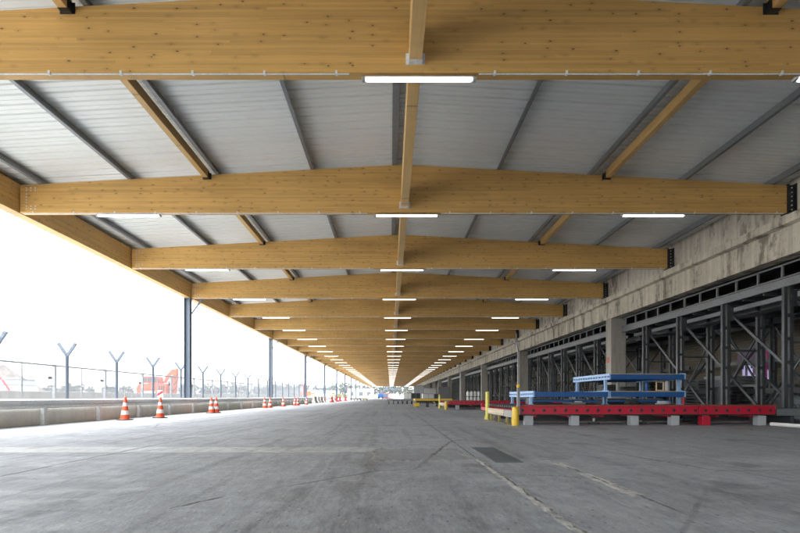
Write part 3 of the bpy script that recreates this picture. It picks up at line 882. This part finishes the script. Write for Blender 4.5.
bumper(3.50, 14.1, ('short thick yellow bollard at the near corner of the red platform', 'tall slim yellow post at the far end of the near plank bumper'), 'at the near red platform')
bumper(3.55, 32.0, ('short distant yellow bollard at the corner of the farther red platform', 'tall distant yellow post beyond the farther plank bumper'), 'at the farther red platform')

# ------------------------------------------------------------------ dollies and cargo farther back
def wheel(t, x, y, r, w=.09):
    m = MB(); m.tube((x - w/2, y, r), (x + w/2, y, r), r, 16); o = m.build('wheel', M['rubber'], t)
    MB().tube((x - w/2 - .006, y, r), (x + w/2 + .006, y, r), r*.5, 12).build('hub', M['galv'], o)
def dolly(x, y, W, L, label, edge='grey_box', zt=.60, r=.17, nw=3, bumper_c=None, group=None, dp=.24):
    t = thing('cargo_dolly', label, 'dolly', (x, y, 0), 0, group)
    m = MB(); m.box(0, W, 0, .07, zt - dp, zt); m.box(0, W, L - .07, L, zt - dp, zt); m.box(0, .07, .0705, L - .0705, zt - dp, zt); m.box(W - .07, W, .0705, L - .0705, zt - dp, zt)
    m.build('deck_frame', M[edge], t, bevel=.008)
    ro = MB().tube((.08, 0, zt - .05), (W - .08, 0, zt - .05), .04, 8).build('roller', M['galv'], t)
    rep(ro, [(0, .2 + .22*k, 0) for k in range(int((L - .35)/.22) + 1)])
    m = MB(); m.box(.2, W - .2, .3, .4, 2*r - .06, zt - dp - .001); m.box(.2, W - .2, L - .4, L - .3, 2*r - .06, zt - dp - .001); m.box(W/2 - .06, W/2 + .06, .1, L - .1, 2*r - .04, zt - dp - .002); m.build('chassis', M['black'], t)
    for k in range(nw):
        xx = .22 + (W - .44)*k/(nw - 1)
        for yy in (.35, L - .35): wheel(t, xx, yy, r)
    m = MB(); m.bar((W*.5, -.002, .42), (W*.5, -.75, .36), .05, .05); m.tube((W*.5, -.75, .33), (W*.5, -.75, .41), .06, 10); m.build('tow_bar', M['black'] if not bumper_c else M[bumper_c], t)
    return t
dolly(1.95, 40.0, 3.0, 2.3, 'yellow framed cargo dolly on small black wheels in front of the farther cargo', 'yellow', .66, .19, 4, 'yellow', dp=.15)
yb = MB().box(1.85, 2.30, 39.4, 39.75, .05, .34).build('chock_block', M['yellow'], bevel=.02); tag(yb, 'yellow block on the floor at the left end of the yellow dolly', 'block')
dolly(-.40, 57.0, 1.5, 3.0, 'grey flat cargo dolly, left one of the pair in the middle of the hall', 'rack_pale', .58, .20, 3, group='flat dollies in the middle distance')
dolly(1.20, 57.4, 1.5, 3.0, 'grey flat cargo dolly, right one of the pair in the middle of the hall', 'rack_pale', .58, .20, 3, group='flat dollies in the middle distance')
dolly(3.2, 58.0, 3.6, 2.4, 'grey flat cargo dolly carrying the aluminium cargo boxes', 'grey_mid', .58)
dolly(2.6, 66.0, 3.0, 2.4, 'grey flat cargo dolly with dark crates, behind the yellow dolly', 'grey_mid', .58)
for i, x in enumerate((-9.2, -7.85, -6.5)):
    dolly(x, 112. + i*1.5, 1.25, 2.6, f'dark flat dolly by the far left columns, {nth(i+1)} from the left in its row', 'black' if i < 2 else 'yellow', .56, .16, 2, None, 'dollies by the far left columns')
def uld(x, y, z, w, d, h, label, mat='aluminium', cut=True, group=None):
    t = thing('cargo_container', label, 'container', (x, y, z), 0, group)
    k = .28 if cut else .02
    MB().prism([(k, .02), (w, .02), (w, h), (.0, h), (.0, k*1.2), ], 'y', .02, d - .02).build('shell', M[mat], t)
    m = MB()
    for yy in (0, d - .02): m.box(0, w, yy, yy + .018, h - .05, h + .004); m.box(k, w, yy, yy + .018, .0, .06); m.box(w - .04, w + .004, yy, yy + .018, .06, h - .05); m.box(w*.5 - .02, w*.5 + .02, yy, yy + .018, .06, h - .05)
    m.build('corner_frame', M['grey_mid'], t)
    return t
uld(3.75, 58.3, .585, 1.35, 1.5, .62, 'low aluminium cargo box on the grey dolly, right of centre', 'aluminium', False)
uld(5.15, 58.3, .585, .75, 1.5, .60, 'dark cargo box beside the aluminium one on the same dolly', 'black', False)
uld(2.75, 66.2, .585, 1.2, 1.5, .75, 'dark cargo crate on the rear grey dolly', 'black', False)
uld(4.1, 66.2, .585, 1.4, 1.5, .5, 'pale grey cargo crate on the rear grey dolly', 'grey_box', False)
uld(4.3, 92., 0, 1.7, 2.0, 2.9, 'tall grey cargo container standing near the far end of the warehouse front', 'grey_box')
uld(6.2, 90., 0, 2.0, 2.0, 2.4, 'tall aluminium cargo container with sloped corner in front of far pillars', 'aluminium')
uld(8.4, 88., 0, 2.0, 2.0, 2.6, 'grey cargo container closest to the far warehouse pillars', 'grey_mid')
uld(2.6, 98., 0, 1.7, 2.0, 1.6, 'white low cargo container at the left of the far container row', 'white')
uld(3.2, 98.2, 1.61, 1.1, 1.6, .55, 'white carton box stacked on the low white cargo container', 'white', False)
# white wrapped drums standing behind the second platform
d0 = None
for r_ in range(2):
    for k in range(4):
        m = None
        if d0 is None:
            d0 = thing('white_drum', '', 'drum', group='white drums stacked in the hall'); o = d0
            MB().lathe([(.14, 0), (.15, .02), (.15, .40), (.145, .42), (.12, .43)], 14).build('drum_body', M['white'], d0, smooth=True)
            MB().lathe([(.09, .43), (.09, .52), (.07, .53)], 12).build('drum_neck', M['grey_box'], d0, smooth=True)
        else: o = copy_tree(d0)
        o.location = (7.75 + k*.36, 50., .36 + r_*.535)
        o['label'] = f'white plastic drum, {nth(k+1)} from the left in the {"upper" if r_ else "lower"} row of eight'
tb = thing('steel_stand', 'low grey steel stand carrying the white drums', 'stand', (7.5, 49.6, 0))
MB().box(0, 1.6, 0, .8, .30, .355).build('stand_top', M['rack_pale'], tb)
for x in (.03, 1.51):
    for y in (.03, .71): MB().box(x, x + .06, y, y + .06, 0, .30).build('leg', M['rack'], tb)

# ------------------------------------------------------------------ left edge: low wall, guard rail, cones
YK0, YK1 = -20., 64.
kw = thing('low_wall', 'low concrete block wall along the open left side of the hall', 'wall')
y = YK0
while y < YK1 - 1:
    MB().box(-10.36, -10.16, y + .003, y + 3.997, -.02, .575).build('wall_block', M['kerb'], kw, bevel=.006); y += 4.0
MB().box(-10.36, -10.16, YK1 + .01, YK1 + .8, -.02, .72).build('wall_end', M['kerb'], kw, bevel=.02)
gr = thing('guard_rail', 'galvanised guard rail running in front of the low concrete wall', 'guard rail')
MB().prism([(-10.10, .50), (-10.05, .475), (-9.985, .505), (-9.985, .545), (-10.06, .595), (-10.06, .625), (-9.985, .675), (-9.985, .71), (-10.04, .742), (-10.14, .742), (-10.14, .72), (-10.09, .70), (-10.09, .53)], 'y', YK0, YK1).build('rail', M['galv_pale'], gr)
y = 20.05 - 2.75*14; pm = None
while y < YK1:
    if pm is None:
        m = MB(); m.box(-10.15, -10.03, -.07, .07, 0.012, .485); m.box(-10.145, -10.0, -.12, .12, 0, .012); m.box(-10.15, -10.101, -.055, .055, .49, .70)
        pm = m.build('rail_post', M['galv_pale'], gr); o = pm
        MB().tube((-10.03, 0, .52), (-10.005, 0, .52), .016, 6).build('bolt', M['galv_pale'], pm)
    else: o = copy_tree(pm)
    o.location.y = y; y += 2.75

def cone_mesh():
    t = thing('traffic_cone', '', 'cone')
    m = MB(); m.prism([(-.21, -.16), (-.16, -.21), (.16, -.21), (.21, -.16), (.21, .16), (.16, .21), (-.16, .21), (-.21, .16)], 'z', 0, .035); m.build('base', M['cone_base'], t, bevel=.006)
    H = .80
    def rz(z): return .155 + (.035 - .155)*(z - .035)/(H - .035)
    def seg_(z0, z1, off=0): return [(rz(z0) + off, z0), (rz(z1) + off, z1)]
    MB().lathe([(.17, .035), (.165, .05)] + seg_(.055, .19), 24).build('body', M['cone_orange'], t, smooth=True)
    MB().lathe(seg_(.191, .33, .002), 24).build('reflective_band', M['cone_white'], t, smooth=True)
    MB().lathe(seg_(.331, .48), 24).build('body', M['cone_orange'], t, smooth=True)
    MB().lathe(seg_(.481, .60, .002), 24).build('reflective_band', M['cone_white'], t, smooth=True)
    MB().lathe(seg_(.601, .79) + [(.026, .80)], 24).build('body', M['cone_orange'], t, smooth=True)
    return t
cone0 = cone_mesh()
cones = [(-9.24, 17.4, 'orange and white traffic cone nearest the camera, by the guard rail'),
         (-8.80, 19.1, 'orange and white traffic cone standing alone, second from the near end'),
         (-8.95, 25.0, 'left cone of the nearest close pair by the guard rail'), (-8.78, 25.2, 'right cone of the nearest close pair by the guard rail'),
         (-9.04, 36.0, 'left cone of the second close pair, near the second column'), (-8.92, 37.0, 'right cone of the second close pair, near the second column'),
         (-9.02, 42.1, 'single orange cone just past the second column'), (-9.05, 47.2, 'left cone of the farthest pair along the guard rail'),
         (-8.82, 47.6, 'right cone of the farthest pair along the guard rail'), (-8.85, 52.6, 'last orange cone along the guard rail, near the third column')]
for i, (x, y, lab) in enumerate(cones):
    o = cone0 if i == 0 else copy_tree(cone0)
    o.location = (x, y, 0); o.rotation_euler = (random.uniform(-.02, .02), random.uniform(-.03, .03), random.uniform(-.5, .5)); o['label'] = lab; o['group'] = 'traffic cones along the guard rail'
o = copy_tree(cone0); o.location = (-8.95, 75., 0); o.scale = (1.45,)*3; o['label'] = 'largest red cone past the end of the low wall'; o['group'] = 'traffic cones along the guard rail'
# barriers beyond the end of the wall
def jersey(x, y, label, mat, L=2.0, h=.8, group=None):
    t = MB().prism([(-.28, 0), (.28, 0), (.28, .1), (.12, .34), (.09, h), (-.09, h), (-.12, .34), (-.28, .1)], 'y', -L/2, L/2).build('road_barrier', M[mat], None, (x, y, 0), bevel=.02)
    return tag(t, label, 'barrier', group)
for i in range(4): jersey(-10.2, 67.6 + i*3.0, f'pale concrete road barrier after the wall end, {nth(i+1)} from the near end', 'white' if i % 2 else 'far_wall', 2.2, .85, 'pale barriers past the wall end')
for i, (y, m_) in enumerate(((79.5, 'red_plastic'), (83., 'white'), (86.5, 'red_plastic'), (92., 'red_plastic'), (98., 'white'), (104., 'red_plastic'))):
    jersey(-9.3, y, f'{"red" if m_ != "white" else "white"} plastic road barrier by the far columns, {nth(i+1)} of its line', m_, 1.6, .85, 'red and white barriers by the far columns')

# ------------------------------------------------------------------ outside on the left: fences
def chain_link(m, X, y0, y1, z0, z1, pitch, r):
    H = z1 - z0; n = int((y1 - y0)/pitch)
    for k in range(n):
        y = y0 + k*pitch
        for s in (1, -1):
            ya = y; yb = y + s*H
            za, zb = z0, z1
            if yb > y1: zb = z0 + (y1 - ya); yb = y1
            if yb < y0: zb = z0 + (ya - y0); yb = y0
            if zb - za < .05: continue
            m.v += [(X + s*r, ya - r, za), (X + s*r, ya + r, za), (X + s*r - r*1.6, ya, za), (X + s*r, yb - r, zb), (X + s*r, yb + r, zb), (X + s*r - r*1.6, yb, zb)]
            i = len(m.v) - 6
            m.f += [(i, i+1, i+4, i+3), (i+1, i+2, i+5, i+4), (i+2, i, i+3, i+5)]
FX = -12.5
fence = thing('security_fence', 'chain link security fence with dark Y-topped posts behind the guard rail', 'fence')
fy = [19.32 + 3.5*k for k in range(-5, 16)]
p0 = None
for y in fy:
    if p0 is None:
        m = MB(); m.tube((FX, 0, 0), (FX, 0, 2.42), .065, 8); m.bar((FX, 0, 2.38), (FX - .34, 0, 2.88), .10, .10); m.bar((FX, 0, 2.38), (FX + .34, 0, 2.88), .10, .10)
        p0 = m.build('fence_post', M['column'], fence); o = p0
    else: o = p0.copy(); col.objects.link(o)
    o.location.y = y
m = MB(); chain_link(m, FX, fy[0], fy[-1], .05, 2.38, .085, .0048); m.build('mesh_panel', M['galv_dark'], fence)
m = MB()
for dx, z in ((-.30, 2.82), (.30, 2.82), (-.19, 2.66), (.19, 2.66), (-.09, 2.52), (.09, 2.52), (0, 2.36), (0, 1.2), (0, .12)):
    m.tube((FX + dx, fy[0], z), (FX + dx, fy[-1], z), .008, 4)
m.build('barbed_wire', M['galv_dark'], fence)
GX = -15.0
fence2 = thing('panel_fence', 'pale grey panel fence with top rail and mesh behind the Y-post fence', 'fence')
gy = [22.32 + 3.95*k for k in range(-4, 16)]
m = MB(); m.tube((GX, gy[0], 2.2), (GX, gy[-1], 2.2), .045, 6); m.tube((GX, gy[0], .15), (GX, gy[-1], .15), .025, 6); m.build('rail', M['galv_dark'], fence2)
p0 = q0 = s0 = None
for y in gy:
    for kind in range(3):
        if kind == 0:
            if p0 is None: p0 = MB().box(GX - .06, GX + .06, -.06, .06, 0, 2.26).build('fence_post', M['galv'], fence2); o = p0
            else: o = p0.copy(); col.objects.link(o)
            o.location.y = y
        elif kind == 1:
            if q0 is None: q0 = MB().tube((GX, 0, .15), (GX, 0, 2.2), .03, 6).build('panel_post', M['galv'], fence2); o = q0
            else: o = q0.copy(); col.objects.link(o)
            o.location.y = y - 1.98
        else:
            if s0 is None: s0 = MB().box(GX + .01, GX + .03, -.13, .13, 1.58, 1.71).build('name_plate', M['black'], fence2); o = s0
            else: o = s0.copy(); col.objects.link(o)
            o.location.y = y - .33
m = MB(); chain_link(m, GX, gy[0], gy[-1], .15, 2.2, .12, .0046); m.build('mesh_panel', M['galv_dark'], fence2)
lw = MB().box(-17.0, -16.6, -10, 150, -.05, 1.08).build('low_wall', M['far_wall'], bevel=.03); tag(lw, 'rough grey concrete low wall behind the two fences', 'wall')
# striped warning board on the fence
wb = thing('warning_board', 'small red and white striped warning board beyond the second traffic cone', 'sign', (-11.6, 25.2, 0))
MB().box(-.02, .02, -.02, .02, 0, 1.05).build('board_stake', M['galv'], wb)
MB().box(-.13, .13, -.028, -.0205, .72, 1.14).build('board_face', M['white'], wb)
m = MB(); m.poly([(-.13, -.0295, .98), (-.13, -.0295, .84), (.13, -.0295, 1.0), (.13, -.0295, 1.14)], [(0,1,2,3)]); m.build('red_stripe', M['red_plastic'], wb)

# rubble heap and white skip with red rim at the far left
hp = MB(); nx, ny = 46, 34
for j in range(ny + 1):
    for i in range(nx + 1):
        u = i/nx*2 - 1; w = j/ny*2 - 1
        rr = math.sqrt(u*u + w*w); h = max(0, 1 - rr)*6.8 + (random.random() - .5)*.35*(rr < .97)
        hp.v.append((-46.5 + u*9.2, 55 + w*8., max(-.05, h)))
for j in range(ny):
    for i in range(nx):
        a = j*(nx+1) + i; hp.f.append((a, a+1, a+nx+2, a+nx+1))
tag(hp.build('rubble_heap', M['heap']), 'tall grey heap of rubble beyond the fence at the left edge', 'heap')
sk = thing('waste_skip', 'white sloped-end waste skip with red rim beside the rubble heap', 'skip', (-38.8, 49.4, 0))
MB().prism([(.0, .4), (2.2, .4), (2.65, 1.1), (2.1, 2.55), (.35, 2.7), (-.9, 2.3), (-.9, .4)], 'y', 0, 2.2).build('body', M['grey_box'], sk)
m = MB(); m.bar((.35, -.03, 2.66), (1.5, -.03, .95), .03, .17); m.bar((.35, -.03, 2.66), (-.9, -.03, 2.25), .03, .17); m.build('red_rim', M['red_plastic'], sk)
MB().box(.4, 2.2, -.05, 2.25, 2.47, 2.6).build('top_rim', M['grey_mid'], sk)

# orange machines
def excavator(x, y, label):
    t = thing('orange_excavator', label, 'excavator', (x, y, 0))
    for yy in (0, 1.9):
        m = MB(); m.prism([(-.3, .15), (.1, 0), (3.0, 0), (3.4, .15), (3.5, .45), (3.3, .72), (-.2, .72), (-.4, .45)], 'y', yy, yy + .5); m.build('track', M['rubber'], t)
    MB().prism([(-.1, .95), (3.0, .95), (3.1, 1.2), (3.05, 2.2), (2.2, 2.32), (.1, 2.25), (-.15, 1.9)], 'y', .1, 2.3).build('body', M['orange'], t, bevel=.03)
    MB().box(.5, 2.6, .3, 2.1, .73, .945).build('turntable', M['black'], t)
    c = MB().prism([(.45, 2.33), (2.15, 2.33), (2.10, 2.9), (1.95, 3.05), (.6, 3.05), (.5, 2.9)], 'y', .2, 1.6).build('cab', M['orange'], t, bevel=.02)
    for a, b_ in ((.56, .92), (1.02, 1.45), (1.55, 2.02)): MB().box(a, b_, .185, .1985, 2.42, 2.92).build('window', M['glass'], c)
    m = MB(); m.prism([(2.4, 2.33), (2.9, 2.33), (3.45, 3.2), (3.9, 3.4), (3.95, 3.95), (3.3, 3.8), (2.7, 3.1)], 'y', .8, 1.2); m.build('boom', M['orange'], t, bevel=.02)
    m = MB(); m.prism([(3.2, 1.1), (3.75, 1.1), (3.95, 3.0), (3.95, 3.8), (3.5, 3.8), (3.25, 2.6)], 'y', .75, 1.25); m.build('arm', M['orange'], t, bevel=.02)
    MB().tube((2.9, .7, 2.3), (3.5, .7, 3.2), .06, 8).build('hydraulic_ram', M['galv_pale'], t)
    MB().prism([(3.15, .55), (3.6, .15), (4.1, .3), (4.15, 1.0), (3.7, 1.2), (3.35, 1.1)], 'y', .5, 1.5).build('bucket', M['rack_pale'], t)
    MB().box(.5, 1.9, .088, .099, 1.25, 1.42).build('pale_stripe', M['white'], t)
    for k in range(3): MB().box(2.25 + k*.24, 2.40 + k*.24, .085, .099, 1.35, 2.0).build('vent', M['black'], t)
    MB().box(-.12, 3.02, .06, 2.34, .945, 1.06).build('lower_frame', M['black'], t)
    MB().tube((2.6, 1.9, 2.3), (2.6, 1.9, 2.95), .07, 8).build('exhaust', M['black'], t)
    m = MB()
    for k in range(3): m.tube((3.5 + .1*k, .72, 1.4 + k*.7), (3.95 + .04*k, .72, 1.9 + k*.7), .05, 6)
    m.build('hose', M['black'], t)
    return t
excavator(-27.35, 54., 'large orange excavator with windowed cab beyond the fence')
e2 = thing('drilling_rig', 'distant orange drilling rig with upright mast between the left columns', 'rig', (-25.4, 140., 0))
MB().box(0, 2.8, 0, 2.4, .7, 2.4).build('body', M['orange'], e2, bevel=.05)
MB().box(-.2, 3.0, 0, 2.4, 0, .69).build('track', M['rubber'], e2)
m = MB(); 
for dx in (.5, 1.1):
    for dy in (0.6, 1.2): m.bar((dx, dy, 2.4), (dx, dy, 7.2), .09, .09)
for k in range(8): m.bar((.5, .6, 2.4 + k*.6), (1.1, .6, 3. + k*.6), .06, .06)
m.build('mast', M['orange'], e2)
lf = thing('lift_truck', 'white high-lift truck with raised platform beyond the far left columns', 'truck', (-22.3, 150., 0))
MB().box(0, 3.2, 0, 2.4, .9, 1.9).build('chassis_body', M['white'], lf, bevel=.05)
MB().box(.2, 3.4, .1, 2.3, 3.6, 4.3).build('platform', M['grey_box'], lf, bevel=.03)
m = MB(); m.bar((.4, .1, 1.9), (3.0, .1, 3.6), .1, .16); m.bar((3.0, .2, 1.9), (.4, .2, 3.6), .1, .16); m.bar((3.2, .2, 1.9), (3.2, .2, 5.2), .1, .1); m.build('scissor_arm', M['column'], lf)
c = MB().prism([(3.25, .9), (4.3, .9), (4.3, 1.9), (4.0, 2.6), (3.25, 2.6)], 'y', .1, 2.3).build('cab', M['white'], lf); MB().prism([(3.6, 1.8), (4.15, 1.8), (3.95, 2.4), (3.6, 2.4)], 'y', .08, .099).build('window', M['glass'], c)
for x in (.6, 3.5): wheel(lf, x, .2, .45, .3)
for i, x in enumerate(range(3)):
    b = MB().prism([(-.3, 0), (.3, 0), (.12, .4), (.1, 1.0), (-.1, 1.0), (-.12, .4)], 'y', -1, 1).build('road_barrier', M['orange'], None, (-70. + i*4.5, 125., 0)); b.rotation_euler.z = R(90)
    b.location.z = .8
    tag(b, f'distant orange road barrier beyond the low wall, {nth(i+1)} from the left', 'barrier', 'orange barriers on the airfield')
    b.scale = (1.3, 1.5, 1.6); b.location.z = 0

# ------------------------------------------------------------------ far end of the hall
bl = thing('boom_lift', 'dark blue articulated boom lift with bent arm beyond the far end of the hall', 'boom lift', (-4.6, 250., 0))
MB().box(-1.6, 1.0, -1.2, 1.2, .5, 2.3).build('chassis_body', M['blue'], bl, bevel=.08)
for x in (-1.2, .6):
    for y in (-1.0, 1.0): MB().tube((x, y - .2, .5), (x, y + .2, .5), .5, 14).build('wheel', M['rubber'], bl)
s = 250/500
m = MB(); m.bar((-1.2, 0, 2.3), ((388.5-390.5)*s + 4.6, 0, .8 + 10.3*s), .7, .7); m.build('lower_boom', M['column'], bl)
m = MB(); m.bar(((388.5-390.5)*s + 4.6, .4, .8 + 10.3*s), ((391.6-390.5)*s + 4.6, .4, .8 + 7.6*s), .55, .55); m.bar(((391.6-390.5)*s + 4.6, .4, .8 + 7.6*s), ((396-390.5)*s + 4.6, .4, .8 + 8.2*s), .5, .5); m.build('upper_boom', M['column'], bl)
m = MB(); xx = (396-390.5)*s + 4.6; m.box(xx, xx + .9, -.3, .9, .8 + 6.6*s, .8 + 6.8*s); m.box(xx, xx + .05, -.3, .9, .8 + 6.8*s, .8 + 8.6*s); m.box(xx + .85, xx + .9, -.3, .9, .8 + 6.8*s, .8 + 8.6*s); m.build('basket', M['column'], bl)
def container(x, y, w, d, h, mat, label, roof=None):
    t = thing('shipping_container', label, 'container', (x, y, 0))
    m = MB(); m.box(.05, w - .05, .05, d - .05, .05, h - .05)
    n = int(w/.28)
    for i in range(n): m.box(.15 + i*.28, .27 + i*.28, .0, .049, .15, h - .15)
    m.build('shell', M[mat], t)
    m = MB()
    for a in (0, w - .1): m.box(a, a + .1, -.02, .08, 0, h); m.box(a, a + .1, d - .08, d, 0, h)
    m.box(.1, w - .1, -.02, .05, h - .15, h); m.box(.1, w - .1, -.02, .05, 0, .15)
    m.build('corner_frame', M[roof or mat], t)
    return t
container(-4.1, 256., 3.0, 2.5, 2.7, 'column', 'blue shipping container under the boom lift at the far end', 'orange')
container(-1.0, 258., 2.3, 2.5, 2.6, 'white', 'white shipping container right of the blue one at the far end', 'orange')
container(-11.5, 262., 5.0, 2.5, 2.3, 'grey_box', 'grey shipping container left of the blue one at the far end', 'grey_mid')
dolly(-2.6, 246., 2.6, 3.0, 'red edged dolly in front of the far white container', 'red')
def shed(x, y, w, d, h, mat, label):
    t = thing('pale_shed', label, 'building', (x, y, 0))
    MB().box(0, w, 0, d, 0, h).build('wall', M[mat], t)
    MB().prism([(-.4, h), (w + .4, h), (w + .4, h + .25), (w*.5, h + .9), (-.4, h + .25)], 'y', -.4, d + .4).build('roof', M['grey_mid'], t)
    n = max(2, int(w/6))
    for k in range(n): MB().box(w*(k + .3)/n, w*(k + .7)/n, -.03, -.002, h*.25, h*.7).build('window', M['glass'], t)
shed(-75., 330., 40, 14, 5.0, 'grey_box', 'long pale grey shed on the horizon between the left columns')
shed(-30., 350., 18, 12, 6.5, 'white', 'white shed on the horizon at the far end of the hall')

# far treeline: one mass of leaf clumps
tl = MB()
def crown(cx, cy, cz, rx, rz, n):
    for _ in range(n):
        a = random.uniform(0, 2*math.pi); u = random.uniform(-1, 1); rr = random.random()**.4
        s = math.sqrt(1 - u*u)
        p = Vector((cx + rx*rr*s*math.cos(a), cy + rx*rr*s*math.sin(a), cz + rz*rr*u))
        d1 = Vector((random.uniform(-1,1), random.uniform(-1,1), random.uniform(-1,1))).normalized()
        d2 = d1.cross(Vector((random.uniform(-1,1), random.uniform(-1,1), random.uniform(-1,1)))).normalized()
        k = random.uniform(.5, 1.0)
        k *= 1.25; tl.poly([p - d1*k - d2*k*.6, p + d1*k - d2*k*.5, p + d1*k*.8 + d2*k*.6, p - d1*k + d2*k*.7], [(0,1,2,3)])
x = -420.
while x < 30.:
    h = random.uniform(8., 13.5) if x < -60 else random.uniform(9., 14.)
    y = 520 + random.uniform(-12, 40)
    crown(x, y, 2.5 + h*.5, random.uniform(3.5, 6.), h*.5, 130)
    x += random.uniform(2.5, 6.)
struct(tl.build('treeline', M['leaf']), 'stuff')
# drain cover sheets let into the floor
dc = MB(); dc.box(1.28, 1.62, 6.1, 7.9, .0, .006)
for i in range(28): dc.box(1.30, 1.60, 6.14 + i*.062, 6.165 + i*.062, .0061, .012)
tag(dc.build('drain_grate', M['galv_dark']), 'dark ribbed steel drain grate let into the floor near the centre', 'grate')

# air
hz = MB().box(-780, 440, -220, 1020, -1.1, 19.).build('haze', bpy.data.materials.new('pale_air')); struct(hz, 'stuff')
hm = hz.data.materials[0]; hm.use_nodes = True; hm.node_tree.nodes.clear()
pv = hm.node_tree.nodes.new('ShaderNodeVolumePrincipled'); pv.inputs['Color'].default_value = (.93, .95, 1., 1); pv.inputs['Density'].default_value = .0003
ho = hm.node_tree.nodes.new('ShaderNodeOutputMaterial'); hm.node_tree.links.new(pv.outputs[0], ho.inputs['Volume'])
# ------------------------------------------------------------------ light, sky, camera
w = bpy.data.worlds.new('World'); scene.world = w; w.use_nodes = True
nt = w.node_tree
sky = nt.nodes.new('ShaderNodeTexSky'); sky.sky_type = 'NISHITA'; sky.sun_disc = False
SE, SA = 62., 250.            # elevation, compass direction of the veiled sun
sky.sun_elevation = R(SE); sky.sun_rotation = R(SA); sky.air_density = 1.5; sky.dust_density = 1.0; sky.ozone_density = 1.0
hs = nt.nodes.new('ShaderNodeHueSaturation'); hs.inputs['Saturation'].default_value = .18; hs.inputs['Value'].default_value = 1.0
bg = nt.nodes['Background']; bg.inputs['Strength'].default_value = .15
nt.links.new(sky.outputs[0], hs.inputs['Color']); nt.links.new(hs.outputs[0], bg.inputs['Color'])
sd = bpy.data.lights.new('sun', 'SUN'); sd.energy = 1.0; sd.angle = R(25); sd.color = (1., .97, .93)
so = bpy.data.objects.new('sun', sd); col.objects.link(so)
az = R(SA)
dirv = Vector((math.sin(az)*math.cos(R(SE)), math.cos(az)*math.cos(R(SE)), math.sin(R(SE))))
so.rotation_euler = dirv.to_track_quat('Z', 'Y').to_euler()

cam = bpy.data.cameras.new('camera'); co = bpy.data.objects.new('camera', cam); col.objects.link(co)
co.location = (0, 0, CH); co.rotation_euler = (R(90), 0, 0)
cam.sensor_width = 36.; cam.lens = 36*500/800.
cam.shift_x = 9.5/800; cam.shift_y = 130.5/800
cam.clip_start = .05; cam.clip_end = 6000
scene.camera = co

scene.view_settings.view_transform = 'Standard'; scene.view_settings.look = 'None'
scene.view_settings.gamma = 1; scene.view_settings.exposure = 3.05; scene.view_settings.use_curve_mapping = False
scene.render.engine = 'CYCLES'
scene.cycles.use_denoising = True
scene.cycles.max_bounces = 8; scene.cycles.diffuse_bounces = 5; scene.cycles.glossy_bounces = 3
scene.cycles.caustics_reflective = False; scene.cycles.caustics_refractive = False
scene.cycles.sample_clamp_indirect = 10
